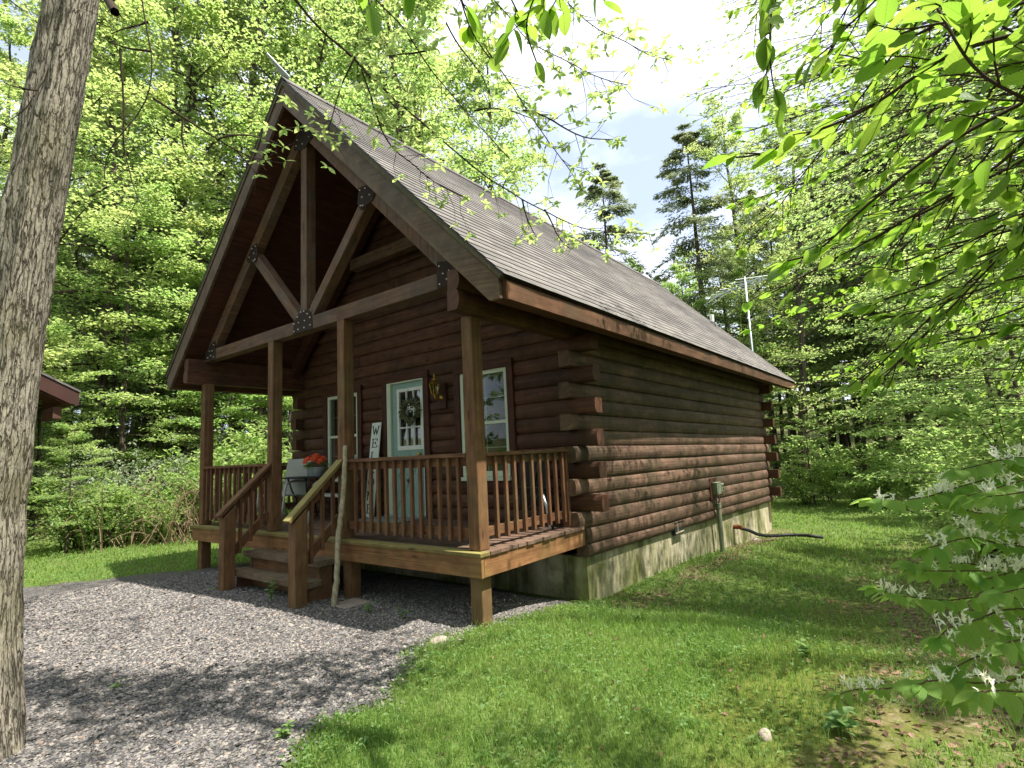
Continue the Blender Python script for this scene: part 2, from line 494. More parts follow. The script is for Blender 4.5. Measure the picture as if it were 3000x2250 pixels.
def bark(name, plate1, plate2, crack, sx=9.0, sz=2.6, mossy=None):
    m = N(name)
    uv = m.coord('UV', (sz, sx, 1))
    wv = m.noise(uv, 1.1, 4, 0.6, 'Color')
    wuv = m.mix(0.35, uv, wv, 'ADD')
    n1 = m.noise(wuv, 1.0, 3, 0.5)
    n2 = m.noise(m.mix(0.5, m.coord('UV', (sz*2.1, sx*1.5, 1), (7, 3, 0)), wv, 'ADD'), 1.0, 3, 0.55)
    cr = m.ramp(m.math('ABSOLUTE', m.math('SUBTRACT', n1, 0.5)), [(0.0, 0.0), (0.055, 1.0)])
    cr2 = m.ramp(m.math('ABSOLUTE', m.math('SUBTRACT', n2, 0.52)), [(0.0, 0.0), (0.04, 1.0)])
    fine = m.noise(m.coord('UV', (40, 70, 1)), 1.0, 5, 0.7)
    pl = m.ramp(fine, [(0.3, plate1), (0.7, plate2)])
    c = m.mix(m.math('MULTIPLY', cr, m.math('ADD', m.math('MULTIPLY', cr2, 0.65), 0.35)), crack, pl)
    if mossy:
        c = m.mix(m.ramp(m.noise(m.pos(), 2.2, 5, .65), [(0.48, 0.0), (0.7, 0.55)]), c, mossy)
    h = m.math('ADD', m.math('MULTIPLY', cr, 1.0), m.math('ADD', m.math('MULTIPLY', cr2, 0.3), m.math('MULTIPLY', fine, 0.25)))
    return m.done(m.bsdf(c, 0.9, 0.15, 0, m.bump(h, 0.7, 0.014)))
MT['bark'] = bark('furrowed_bark', lin(118, 110, 98), lin(176, 168, 152), lin(66, 57, 48), 19.0, 5.0, lin(94, 92, 62))
MT['bark2'] = bark('forest_bark', lin(74, 66, 56), lin(122, 110, 96), lin(36, 32, 26), 16.0, 3.0)
MT['twig'] = plain('dark_twig_bark', lin(66, 54, 44), 0.9, 0.15, 0, 0.3, 30)

def leaf(name, c1, c2, t1, t2, tr=0.45, rough=0.5, spec=0.35, vein=False):
    m = N(name)
    a = m.attr('rnd')
    oi = m.t.nodes.new('ShaderNodeObjectInfo')
    f = m.math('ADD', m.math('MULTIPLY', a, 0.8), m.math('MULTIPLY', oi.outputs['Random'], 0.25))
    c = m.ramp(f, [(0.1, c1), (0.9, c2)]); t = m.ramp(f, [(0.1, t1), (0.9, t2)])
    kw = {}
    nrm = None
    if vein:
        uv = m.coord('UV', (1, 1, 1))
        sx = m.t.nodes.new('ShaderNodeSeparateXYZ'); m.t.links.new(uv, sx.inputs[0])
        v = m.math('ABSOLUTE', m.math('SUBTRACT', sx.outputs['Y'], 0.5))
        ph = m.math('SINE', m.math('MULTIPLY', m.math('SUBTRACT', sx.outputs['X'], m.math('MULTIPLY', v, 0.55)), 50.0))
        vn = m.ramp(ph, [(0.75, 0.0), (1.0, 0.35)])
        mid = m.ramp(v, [(0.0, 0.6), (0.04, 0.0)])
        vm = m.math('MAXIMUM', vn, mid)
        c = m.mix(vm, c, (c2[0]*1.5, c2[1]*1.4, c2[2]*1.6, 1))
        t = m.mix(vm, t, (t1[0]*.5, t1[1]*.55, t1[2]*.5, 1))
        nrm = m.bump(ph, 0.25, 0.002)
    b = m.bsdf(c, rough, spec, 0, nrm)
    tb = m.t.nodes.new('ShaderNodeBsdfTranslucent'); m.set(tb, 'Color', t)
    mxs = m.t.nodes.new('ShaderNodeMixShader'); mxs.inputs[0].default_value = tr
    m.t.links.new(b, mxs.inputs[1]); m.t.links.new(tb.outputs[0], mxs.inputs[2])
    return m.done(mxs.outputs[0])
MT['l_maple'] = leaf('bright_spring_leaves', (.11, .17, .048, 1), (.20, .25, .075, 1), (.48, .71, .18, 1), (.75, .83, .29, 1), 0.5)
MT['l_beech'] = leaf('fresh_beech_leaves', (.10, .17, .050, 1), (.18, .24, .072, 1), (.45, .72, .18, 1), (.68, .82, .28, 1), 0.52)
MT['l_hem'] = leaf('hemlock_needles', (.085, .115, .062, 1), (.17, .195, .10, 1), (.30, .38, .18, 1), (.50, .55, .27, 1), 0.46)
MT['l_shrub'] = leaf('shrub_leaves', (.10, .17, .05, 1), (.20, .27, .085, 1), (.40, .62, .15, 1), (.62, .76, .24, 1), 0.45)
MT['l_silver'] = leaf('pale_shrub_leaves', (.16, .21, .12, 1), (.36, .40, .29, 1), (.30, .46, .18, 1), (.50, .56, .30, 1), 0.35)
MT['l_near'] = leaf('broad_oval_leaves', (.06, .13, .020, 1), (.11, .19, .030, 1), (.30, .58, .055, 1), (.48, .68, .09, 1), 0.52, 0.5, 0.3, True)
MT['l_honey'] = leaf('honeysuckle_leaves', (.09, .18, .04, 1), (.16, .25, .06, 1), (.40, .74, .11, 1), (.58, .82, .16, 1), 0.5, 0.6, 0.2, True)
MT['l_grass'] = leaf('grass_blades', (.095, .18, .036, 1), (.21, .29, .075, 1), (.28, .54, .08, 1), (.52, .70, .16, 1), 0.4, 0.5, 0.3)
MT['l_clover'] = leaf('clover_leaves', (.09, .18, .05, 1), (.20, .29, .10, 1), (.25, .52, .09, 1), (.45, .64, .17, 1), 0.4, 0.55, 0.3)
MT['l_litter'] = leaf('dead_leaves', lin(80, 60, 46), lin(150, 120, 102), lin(90, 60, 40), lin(150, 110, 80), 0.15, 0.8, 0.2)
MT['flower'] = leaf('cream_blossom', lin(240, 236, 210), lin(250, 250, 240), lin(236, 232, 205), lin(250, 248, 236), 0.4, 0.6, 0.2)
# ------------------------------------------------------------------ the log cabin
D = 1.87; REAR = 10.85; YE = 12.46; XM = -3.0
RN = random.Random(11)
cabin = empty('log_cabin', (-3, 5.4, -0.75), 'brown stained log cabin with steep shingle roof, timber truss gable and front porch', 'cabin')
FAN = lambda y: 1+0.095*min(1.0, max(0.0, (y-D)/(REAR-D)))
def fz(z, y): return 2.25-(2.25-z)*FAN(y)

f = MB()
f.box(-5.94, -5.74, D+.05, REAR, -1.6, -.36)
f.box(-.26, -.06, D+.05, REAR, -1.6, -.37)
f.box(-5.74, -.26, D+.05, D+.25, -1.6, -.36)
f.box(-5.74, -.26, REAR-.2, REAR, -1.6, -.45)
found = f.build('foundation', MT['concrete'], cabin)
# slope the top of the foundation with the fanned courses
for v in found.data.vertices:
    w = v.co + wloc(cabin)
    if w.z > -1: v.co.z = fz(w.z, w.y)-wloc(cabin).z-0.004

H = .19
def prof(z0, z1, belly, back, sgn):
    """log section as (across, z): rounded outside, flat inside"""
    h = z1-z0; o = []
    seam = belly-sgn*.042
    for t in (0, .04, .13, .3, .5, .7, .87, .96, 1):
        o.append((seam+(belly-seam)*math.sin(math.pi*t)**.45, z0+h*t))
    o += [(back, z1), (back, z0)]
    return o

def side_wall(belly, back, sgn, ends=True):
    m = MB()
    ys = [D-.19]+[D+i*(REAR-D)/14 for i in range(15)]+[REAR+.2]
    for k in range(0, 14):
        z0, z1 = -.41+H*k, -.41+H*(k+1)
        if k == 0: z0 = -.36
        a, b = (D-.19+RN.uniform(-.02, .02), REAR+.2) if (k % 2 == 0 and k >= 2) else ((D-.002, REAR+.2) if k % 2 == 0 else (D+.002, REAR))
        yy = [a]+[y for y in ys if a+.01 < y < b-.01]+[b]
        rings = []
        wob = RN.uniform(-.012, .010)
        for y in yy:
            r = [(q+wob+.006*math.sin(y*1.3+k*2.1)*(abs(q-back) > .05), y, fz(z, y)) for q, z in prof(z0, z1, belly, back, sgn)]
            rings.append(r if sgn > 0 else r[::-1])
        m.solid(rings, 0)
    return m
side_wall(.015, -.15, 1).build('log_wall', MT['logs'], cabin, label='right side log wall streaked by sun and mildew')
side_wall(-6.015, -5.85, -1).build('log_wall', MT['log'], cabin)

openings = [(-3.515, -2.582, -.1, 2.10), (-1.932, -.989, .534, 2.055), (-5.127, -4.159, .534, 2.055)]
def front_wall():
    m = MB()
    k = 2
    while True:
        z0, z1 = -.41+H*k, -.41+H*(k+1)
        if z0 > 5.45: break
        xr = min(0.0, 2.6-z1+.02) if z1 > 2.6 else 0.0
        xl = -6-xr
        if z1 > 2.55: xr = min(xr, -.15); xl = max(xl, -5.85)
        if k % 2 == 1 and z1 < 2.3: xr, xl = .24+RN.uniform(-.008, .008), -6.24
        elif z1 < 2.3: xr, xl = -.13, -5.87
        if xr-xl < .1: break
        segs = [(xl, xr)]
        for a, b, c, d in openings:
            if z1 > c+.05 and z0 < d-.05:
                n = []
                for s, e in segs:
                    if e <= a or s >= b: n.append((s, e)); continue
                    if s < a: n.append((s, a))
                    if e > b: n.append((b, e))
                segs = n
        for s, e in segs:
            # butt joints now and then
            cut = [s, e]
            if e-s > 2.5 and k % 3 == 0:
                c = RN.uniform(s+.8, e-.8); cut = [s, c, c+.004, e]
            for i in range(0, len(cut), 2):
                wob = RN.uniform(-.005, .005)
                P = prof(z0, z1, D-.04, D+.13, -1)
                m.solid([[(x, q+wob, z) for q, z in P] for x in (cut[i], cut[i+1])], 0)
        k += 1
    return m
front_wall().build('log_wall', MT['log'], cabin, label='front log wall with gable under the porch roof')
m = MB()
for k in range(0, 14):
    z0, z1 = -.41+H*k, -.41+H*(k+1)
    xr = .245 if k % 2 == 1 and z1 < 2.3 else -.13
    P = prof(fz(z0, REAR), fz(z1, REAR), REAR+.04, REAR-.13, 1)
    m.solid([[(x, q, z) for q, z in P][::-1] for x in (-6.24 if xr > 0 else -5.87, xr)], 0)
m.prism([(-6, 2.25), (0, 2.25), (0, 2.6), (-3, 5.6), (-6, 2.6)], 'y', REAR-.1, REAR)
m.build('log_wall', MT['log'], cabin)
m = MB(); m.box(-5.85, -.15, D+.1, REAR-.1, -.3, -.02); m.build('cabin_floor', MT['dark'], cabin)
# plate logs that carry the roof and run out over the porch
for x0, x1, sg in ((-.15, .0, 1), (-6.0, -5.85, -1)):
    m = MB()
    for z0, z1 in ((2.215, 2.41), (2.41, 2.605)):
        be, ba = (x1, x0) if sg > 0 else (x0, x1)
        P = prof(z0, z1, be, ba, sg)
        if z1 > 2.5: P = [(q, min(z, 2.6-(q if sg > 0 else -6-q)+.0)) for q, z in P]
        ring = lambda y: [(q, y, z) for q, z in P][::(1 if sg > 0 else -1)]
        m.solid([ring(-.17+.01*(z1 > 2.5)), ring(12.38)], 0)
    m.build('plate_log', MT['log'], cabin)

# ---- roof
mr = MB()
for s in (1, -1):
    P = [(XM, 5.955), (XM+s*3.545, 2.41), (XM+s*3.545, 2.19), (XM+s*3.41, 2.19), (XM, 5.6)]
    mr.prism(P, 'y', -.17, YE-.04)
roof = mr.build('roof', MT['soffit'], cabin)
mr = MB()
for s in (1, -1):
    n = 36; L = 3.59*math.sqrt(2); c = 1/math.sqrt(2)
    yy = [-.235+(YE+.235)*i/40 for i in range(41)]
    for k in range(n):
        a, b = L*k/n, L*(k+1)/n
        jig = [RN.uniform(-.009, .006) for _ in yy]
        def pt(sl, up, y): return (XM+s*(sl*c+up*c*.7), y, 5.962-sl*c+up*c*.7)
        r0 = [pt(max(0, a-.012), .006, y) for y in yy]
        r1 = [pt(b+jig[i], .017, y) for i, y in enumerate(yy)]
        r2_ = [pt(b+jig[i], .004, y) for i, y in enumerate(yy)]
        off = (k % 2)*.15+(k*37 % 11)*.027
        for i in range(40):
            u0, u1 = yy[i]+off, yy[i+1]+off
            q = [r0[i], r0[i+1], r1[i+1], r1[i]]
            uu = [(u0, a), (u1, a), (u1, b-.003), (u0, b-.003)]
            if s < 0: q = q[::-1]; uu = uu[::-1]
            mr.face(q, uu)
            q = [r1[i], r1[i+1], r2_[i+1], r2_[i]]
            uu = [(u0, b-.001), (u1, b-.001), (u1, b), (u0, b)]
            if s < 0: q = q[::-1]; uu = uu[::-1]
            mr.face(q, uu, 1)  # butt faces coloured dark to paint the shadow line under each course
    P = [(XM, 5.962), (XM+s*3.57, 2.392), (XM+s*3.57, 2.37), (XM, 5.945)]
    mr.prism(P, 'y', -.23, YE, 1)
mr.build('shingles', [MT['shingle'], MT['drip_and_shadow']], roof)
mr = MB()
for i in range(42):
    y0 = -.24+i*.30; y1 = min(y0+.315, YE+.01)
    for s in (1, -1):
        a = [(XM, 6.000+.004), (XM+s*.14, 5.862+.006), (XM+s*.14, 5.85), (XM, 5.985)]
        mr.prism(a, 'y', y0, y1)
mr.build('ridge_cap', MT['shingle'], roof)
for s in (1, -1):
    mr = MB()
    mr.prism([(XM, 5.882), (XM+s*3.505, 2.377), (XM+s*3.515, 2.192), (XM+s*3.395, 2.192), (XM, 5.587)], 'y', -.21, -.172)
    o = mr.build('rake_board', MT['rake'], roof, bevel=.003)
    mr = MB()
    mr.prism([(XM, 5.955), (XM+s*3.555, 2.40), (XM+s*3.53, 2.36), (XM, 5.878)], 'y', -.226, -.174)
    mr.build('rake_trim', MT['raketrim'], roof)
    mr = MB()
    mr.box(*sorted((XM+s*3.547, XM+s*3.568)), -.168, YE-.05, 2.184, 2.345, axis='y')
    mr.build('eave_fascia', MT['fascia'], roof, bevel=.002)
    mr = MB()
    mr.prism([(XM, 5.882), (XM+s*3.505, 2.377), (XM+s*3.515, 2.192), (XM+s*3.395, 2.192), (XM, 5.587)], 'y', YE-.03, YE-.005)
    mr.build('rake_board', MT['rake'], roof)
mr = MB()
mr.solid([[(-3.05, -.13, 5.99), (-2.95, -.13, 6.02), (-2.95, -.15, 6.02), (-3.05, -.15, 5.985)],
          [(-3.025, -.42, 6.23), (-3.01, -.42, 6.235), (-3.01, -.43, 6.225), (-3.025, -.43, 6.22)]])
mr.build('ridge_flashing', MT['galv'], roof)
mr = MB()
mr.cyl((-1.33, 11.95), .058, 4.2, 4.56, 16); mr.cyl((-1.33, 11.95), .11, 4.24, 4.35, 16, 1, .07)
mr.build('vent_pipe', [MT['white'], MT['drip_and_shadow']], roof)

# ---- truss
mt = MB(); mt.box(-5.86, -.14, .085, .225, 2.568, 2.738)
truss = mt.build('gable_truss', MT['beam'], cabin, bevel=.005)
mt = MB(); mt.box(-3.06, -2.92, .087, .223, 2.739, 5.3, axis='z'); mt.build('king_post', MT['beam'], truss, bevel=.005)
for s in (1, -1):
    mt = MB(); mt.beam((XM+s*.08, .156, 2.70), (XM+s*1.33, .156, 3.95), .13, .14, (0, 0, 1)); mt.build('truss_brace', MT['beam'], truss, bevel=.005)
    mt = MB()
    mt.prism([(XM, 5.28), (XM+s*2.72, 2.56), (XM+s*2.86, 2.69), (XM, 5.55)], 'y', .09, .22)
    mt.build('top_chord', MT['beam'], truss, bevel=.005)
    mt = MB()
    mt.prism([(XM, 5.28), (XM+s*2.85, 2.43), (XM+s*2.85, 2.70), (XM, 5.55)], 'y', 1.60, 1.72)
    mt.build('rafter', MT['soffit'], cabin)
mt = MB(); mt.box(-4.05, -1.95, 1.58, 1.72, 4.02, 4.2); mt.build('collar_beam', MT['beam'], cabin)
def gusset(poly, bolts):
    g_ = MB(); g_.prism(poly, 'y', .077, .0845)
    for x, z in bolts:
        n = 8
        g_.solid([[(x+r*math.cos(6.283*k/n), y, z+r*math.sin(6.283*k/n)) for k in range(n)] for r, y in ((.0105, .0768), (.0095, .068), (.005, .064))], 1)
    g_.build('gusset_plate', [MT['iron'], MT['bolt']], truss)
gusset([(-3.225, 2.565), (-2.775, 2.565), (-2.785, 2.73), (-2.85, 2.82), (-3.0, 2.86), (-3.13, 2.80), (-3.215, 2.72)],
       [(-3.19, 2.60), (-3.09, 2.61), (-2.95, 2.61), (-2.81, 2.62), (-3.19, 2.70), (-3.08, 2.70), (-2.94, 2.70), (-2.82, 2.72), (-3.11, 2.78), (-3.03, 2.83), (-2.96, 2.83), (-2.88, 2.78)])
for s in (1, -1):
    X = lambda a: XM+s*a
    gusset([(X(1.21), 4.11), (X(1.182), 3.917), (X(1.24), 3.82), (X(1.46), 3.87), (X(1.508), 3.937), (X(1.34), 4.10)],
           [(X(1.24), 4.07), (X(1.34), 4.06), (X(1.28), 3.97), (X(1.42), 3.95), (X(1.25), 3.87), (X(1.29), 3.86)])
    gusset([(X(2.485), 2.855), (X(2.473), 2.57), (X(2.62), 2.57), (X(2.84), 2.60), (X(2.84), 2.72), (X(2.62), 2.83)],
           [(X(2.52), 2.80), (X(2.57), 2.71), (X(2.52), 2.61), (X(2.66), 2.72), (X(2.72), 2.62), (X(2.62), 2.64)])
gusset([(-3.22, 5.26), (-3.22, 5.17), (-3.06, 5.10), (-2.94, 5.10), (-2.78, 5.17), (-2.78, 5.26), (-3.0, 5.46)],
       [(-3.15, 5.2), (-3.13, 5.28), (-3.02, 5.38), (-2.95, 5.36), (-2.86, 5.3), (-2.84, 5.21), (-3.0, 5.17)])

# ---- porch posts
for x0, x1, zt in ((-.22, -.08, 2.212), (-2.255, -2.115, 2.566), (-3.865, -3.725, 2.566), (-5.93, -5.79, 2.212)):
    mp_ = MB(); mp_.box(x0, x1, .08, .22, 0.001, zt, axis='z'); mp_.build('porch_post', MT['post'], cabin, bevel=.006)
for x in (-.42, -5.58):
    mp_ = MB(); mp_.box(x-.07, x+.07, 12.1, 12.24, -1.6, 2.212, axis='z'); mp_.build('porch_post', MT['post'], cabin, bevel=.006)

# ---- porch deck
md = MB()
nb = 13
for i in range(nb):
    y0 = .0+i*(D-.05)/nb; y1 = y0+(D-.05)/nb-.006
    md.box(-6.0+RN.uniform(-.006, .006), RN.uniform(-.008, .006), y0, y1, -.038+RN.uniform(-.002, .0), RN.uniform(-.003, .0), m=1 if i == 0 else 0)
deck = md.build('porch_deck', [MT['deck'], MT['deckedge']], cabin, bevel=.003)
md = MB(); md.box(-5.985, -.02, .02, .06, -.225, -.040); md.build('deck_fascia', MT['deckfascia'], deck, bevel=.003)
md = MB(); md.box(-.058, -.019, .062, D-.02, -.222, -.040, axis='y'); md.build('deck_fascia', MT['deckfascia'], deck, bevel=.003)
md = MB(); md.box(-5.98, -5.942, .062, D-.02, -.222, -.040, axis='y'); md.build('deck_fascia', MT['deckfascia'], deck, bevel=.003)
for x in (-.22, -2.16, -4.0, -5.93):
    md = MB(); md.box(x, x+.14, .08, .22, -1.1, -.04, axis='z'); md.build('support_post', MT['post'], deck, bevel=.006)
for i in range(9):
    md = MB(); md.box(-5.6+i*.62, -5.56+i*.62, .07, D, -.2, -.041, axis='y'); md.build('joist', MT['soffit'], deck)

# ---- railings
def railing(p0, p1, nrm, spacing, first, capmat):
    """p0->p1 along the rail (x,y); nrm: outward side"""
    p0 = Vector((p0[0], p0[1], 0)); p1 = Vector((p1[0], p1[1], 0)); n = Vector((nrm[0], nrm[1], 0)); d = (p1-p0).normalized()
    r = MB(); a = p0; b = p1
    r.beam(a+Vector((0, 0, .878))+n*.015, b+Vector((0, 0, .878))+n*.015, .115, .038)
    root = r.build('porch_railing', capmat, cabin, bevel=.004)
    for z, h in ((.815, .085), (.15, .09)):
        r = MB(); r.beam(a+Vector((0, 0, z)), b+Vector((0, 0, z)), .038, h); r.build('rail', MT['rail'], root, bevel=.003)
    t = first; L = (p1-p0).length
    i = 0
    while t < L-.03:
        c = p0+d*(t+RN.uniform(-.004, .004))+n*.0385
        r = MB(); r.beam(c+Vector((0, 0, .075+RN.uniform(-.006, .006))), c+Vector((0, 0, .857)), .036, .036, up=d); r.build('baluster', MT['rail'], root, bevel=.002)
        t += spacing; i += 1
    return root
railing((-2.115, .145), (-.22, .145), (0, -1), .1335, .17, MT['rail'])
railing((-5.79, .145), (-3.865, .145), (0, -1), .147, .09, MT['rail'])
railing((-.145, .22), (-.145, 1.69), (1, 0), .1505, .155, MT['rail'])
railing((-5.865, .22), (-5.865, 1.69), (-1, 0), .1505, .155, MT['rail'])
for x in (-.19, -5.9):
    r = MB(); r.box(x, x+.09, 1.66, 1.70, -.03, .92, axis='z'); r.build('half_post', MT['rail'], cabin, bevel=.003)

# ---- steps
ms = MB()
for x0 in (-3.80, -2.30):
    ms.prism([(-.33, -.75), (.0, -.75), (.0, -.275), (-.16, -.275), (-.16, -.475), (-.33, -.475)], 'x', x0, x0+.045)
ms.box(-3.75, -2.30, -.15, -.11, -.75, -.28); 
steps = ms.build('porch_steps', MT['rail'], cabin)
for y0, y1, z, dx in ((-.22, .012, -.2, 0), (-.375, -.145, -.405, -.02)):
    ms = MB(); ms.box(-3.88+dx, -2.19+dx, y0, (y0+y1)/2-.003, z-.072, z); ms.box(-3.87+dx, -2.20+dx, (y0+y1)/2+.003, y1, z-.07, z-.002)
    ms.build('stair_tread', MT['tread'], steps, bevel=.006)
for x0 in (-3.87, -2.27):
    ms = MB(); ms.solid([[(x0, -.525, z0), (x0+.14, -.525, z0), (x0+.14, -.385, z1), (x0, -.385, z1)] for z0, z1 in ((-.8, -.8), (.255, .385))]); ms.build('newel_post', MT['post'], steps, bevel=.004)
    xc = x0+.07
    ms = MB(); ms.beam((xc, -.585, .262), (xc, .082, .885),   .125, .04); ms.build('handrail', MT['cap'] if x0 > -3 else MT['rail'], steps, bevel=.004)
    ms = MB(); ms.beam((xc-.03, -.39, .355), (xc-.03, .085, .80), .04, .10); ms.build('rail', MT['rail'], steps, bevel=.003)
    ms = MB(); ms.beam((xc-.03, -.387, -.205), (xc-.03, .085, .238), .04, .10); ms.build('rail', MT['rail'], steps, bevel=.003)
    for y in (-.300, -.165, -.03):
        zb = -.205+(y+.387)*.94
        ms = MB(); ms.box(xc-.01+.001, xc+.026, y-.018, y+.018, zb-.09, zb+.60, axis='z'); ms.build('baluster', MT['rail'], steps, bevel=.002)
for x0 in (-3.9, -2.36, -2.0):
    ms = MB(); ms.box(x0+.02, x0+.30, -.57 if x0 < -2.1 else -.22, -.36 if x0 < -2.1 else .1, -.72, -.628); ms.build('paver', MT['stone'], steps, bevel=.01)

# ---- door and windows
x0, x1 = -3.465, -2.632
dm = MB(); dm.box(x0+.095, x1-.02, D-.02, D+.03, .03, 1.06); 
dm.box(x0+.095, x0+.225, D-.02, D+.03, 1.06, 2.035, axis='z'); dm.box(x1-.035-.02, x1-.02, D-.02, D+.03, 1.06, 2.035, axis='z')
dm.box(x0+.225, x1-.055, D-.02, D+.03, 1.95, 2.035)
door = dm.build('door', MT['teal'], cabin, bevel=.002)
dm = MB()
for a, b in (((-3.33, .95), (-2.72, .12)), ((-3.33, .12), (-2.72, .95))):
    dm.beam((a[0], D-.026, a[1]), (b[0], D-.026, b[1]), .012, .05, up=(0, 0, 1))
for p in ((-3.33, .535, -3.0, .95), (-3.0, .95, -2.70, .535)):
    dm.beam((p[0], D-.025, p[1]), (p[2], D-.025, p[3]), .010, .03)
dm.box(-3.345, -3.315, D-.028, D-.0205, .1, .98, axis='z'); dm.box(-2.735, -2.705, D-.028, D-.0205, .1, .98, axis='z')
dm.box(-3.315, -2.735, D-.0275, D-.0205, .95, .98); dm.box(-3.315, -2.735, D-.0275, D-.0205, .10, .13)
dm.build('crossbuck_panel', MT['teal'], door)
dm = MB(); dm.box(x0+.23, x1-.06, D-.004, D+.002, 1.065, 1.945); dm.build('door_glass', MT['glass'], door)
dm = MB()
gx0, gx1, gz0, gz1 = x0+.225, x1-.03, .998, 1.945
dm.box(gx0, gx0+.05, D-.04, D-.006, gz0, gz1, axis='z'); dm.box(gx1-.05, gx1, D-.04, D-.006, gz0, gz1, axis='z')
dm.box(gx0+.05, gx1-.05, D-.04, D-.006, gz0, gz0+.065); dm.box(gx0+.05, gx1-.05, D-.04, D-.006, gz1-.05, gz1)
for i in (1, 2):
    xx = gx0+.05+(gx1-gx0-.1)*i/3; zz = gz0+.065+(gz1-gz0-.115)*i/3
    dm.box(xx-.011, xx+.011, D-.034, D-.007, gz0+.066, gz1-.051, axis='z')
    dm.box(gx0+.051, gx1-.051, D-.032, D-.008, zz-.011, zz+.011)
dm.build('muntins', MT['white'], door)
dm = MB(); dm.box(x0, x0+.09, D-.06, D+.08, .0, 2.06, axis='z'); dm.box(x1-.015, x1+.01, D-.06, D+.08, 0, 2.06, axis='z'); dm.box(x0+.09, x1-.015, D-.06, D+.08, 2.037, 2.06)
dm.build('door_frame', MT['mint'], door, bevel=.003)
dm = MB(); dm.box(x0-.02, x1+.03, D-.13, D-.021, .0, .035); dm.build('threshold', MT['galv'], door)
dm = MB(); dm.box(x0-.10, x0-.002, D-.075, D+.02, .0, 2.062, axis='z'); dm.box(x1+.012, x1+.125, D-.075, D+.02, .0, 2.062, axis='z'); dm.box(x0-.10, x1+.125, D-.078, D+.02, 2.064, 2.165)
dm.build('door_trim', MT['trim'], door, bevel=.003)
dm = MB(); dm.box(x0+.2, x1-.05, D+.12, D+.125, 1.72, 1.98); dm.build('blind', MT['blind'], door)
dm = MB()
for i, (a, b) in enumerate(((x0+.22, x0+.36), (x1-.24, x1-.06))):
    n = 12
    pts = [(a+(b-a)*j/n, D+.16+.02*math.sin(j*2.1)) for j in range(n+1)]
    for j in range(n):
        (u, v), (u2_, v2) = pts[j], pts[j+1]
        dm.face([(u, v, .9), (u2_, v2, .9), (u2_, v2, 2.0), (u, v, 2.0)], [(u, 0), (u2_, 0), (u2_, 1), (u, 1)])
dm.build('curtain', MT['curtain'], door)
dm = MB(); dm.ball((-2.735, D-.07, .93), .03, 12, 8); dm.build('door_knob', MT['brass'], door, smooth=True)

def window(a, b, c, d, lab):
    m = MB(); w = .055
    y0, y1 = D-.05, D+.06
    m.box(a, a+w, y0, y1, c, d, axis='z'); m.box(b-w, b, y0, y1, c, d, axis='z'); m.box(a+w, b-w, y0, y1, d-w, d); m.box(a+w, b-w, y0, y1, c, c+.07)
    mid = c+(d-c)*.50
    m.box(a+w, b-w, y0+.01, y1, mid-.022, mid+.022)
    win = m.build('window', MT['mint'], cabin, bevel=.003, label=lab)
    m = MB()
    for z0, z1, dy in ((c+.07, mid-.022, .0), (mid+.022, d-w, .0)):
        xx = (a+b)/2; zz = (z0+z1)/2
        m.box(xx-.007, xx+.007, D-.004, D+.006, z0, z1, axis='z'); m.box(a+w, xx-.008, D-.004, D+.006, zz-.007, zz+.007); m.box(xx+.008, b-w, D-.004, D+.006, zz-.007, zz+.007)
    m.build('muntins', MT['mint'], win)
    m = MB(); m.box(a+w, b-w, D-.012, D-.006, c+.07, mid-.022); m.box(a+w, b-w, D-.012, D-.006, mid+.022, d-w); m.build('window_glass', MT['glass'], win)
    m = MB(); m.box(a-.105, a-.002, D-.072, D+.02, c-.055, d, axis='z'); m.box(b+.002, b+.105, D-.072, D+.02, c-.055, d, axis='z'); m.box(a-.105, b+.105, D-.076, D+.02, d+.002, d+.105); m.box(a-.105, b+.105, D-.07, D+.02, c-.16, c-.058)
    m.build('window_trim', MT['trim'], win, bevel=.003)
    m = MB(); m.box(a-.02, b+.02, D-.11, D-.02, c-.055, c-.002); m.build('window_sill', MT['mint'], win, bevel=.004)
    m = MB(); m.box(a+.03, b-.03, D+.10, D+.105, mid+.06, d); m.build('blind', MT['blind'], win)
    m = MB(); m.box(a-.1, b+.1, D+.5, D+.51, c-.3, d+.1); m.build('curtain', MT['dark'], win)  # no cloth: dark sheet standing in for the unlit room behind the glass
window(-1.882, -1.039, .584, 2.01, 'double hung window to the right of the teal door')
window(-5.077, -4.209, .584, 2.01, 'double hung window to the left of the teal door')

# ------------------------------------------------------------------ things on the porch
# wall lantern
lan = empty('wall_lantern', (-2.225, D-.05, 1.55), 'small brass carriage lantern on a brown board beside the teal door', 'lantern')
m = MB(); m.box(-2.31, -2.14, D-.085, D-.04, 1.553, 1.92, axis='z'); m.build('mounting_board', MT['trim'], lan, bevel=.003)
m = MB()
m.tube([(-2.225, D-.08, 1.70), (-2.225, D-.13, 1.68), (-2.225, D-.19, 1.69), (-2.225, D-.21, 1.73), (-2.225, D-.21, 1.76)], .012, 8)
m.cyl((-2.225, D-.07), .035, 1.68, 1.76, 12)
m.build('bracket_arm', MT['brass'], lan, smooth=True)
lc = (-2.225, D-.21)
m = MB()
def hexr(r, z): return [(lc[0]+r*math.cos(6.283*k/6), lc[1]+r*math.sin(6.283*k/6), z) for k in range(6)]
m.solid([hexr(.03, 1.745), hexr(.045, 1.765)])
for k in range(6):
    a = hexr(.045, 1.765)[k]; b = hexr(.075, 1.90)[k]; m.tube([a, b], .005, 5)
m.solid([hexr(.085, 1.90), hexr(.055, 1.94), hexr(.02, 1.965), hexr(.026, 1.985), hexr(.008, 2.0), hexr(.012, 2.02), hexr(.002, 2.06)])
m.build('lantern_cage', MT['brass'], lan)
m = MB(); m.solid([hexr(.042, 1.767), hexr(.071, 1.898)]); m.build('lantern_glass', MT['glass'], lan)

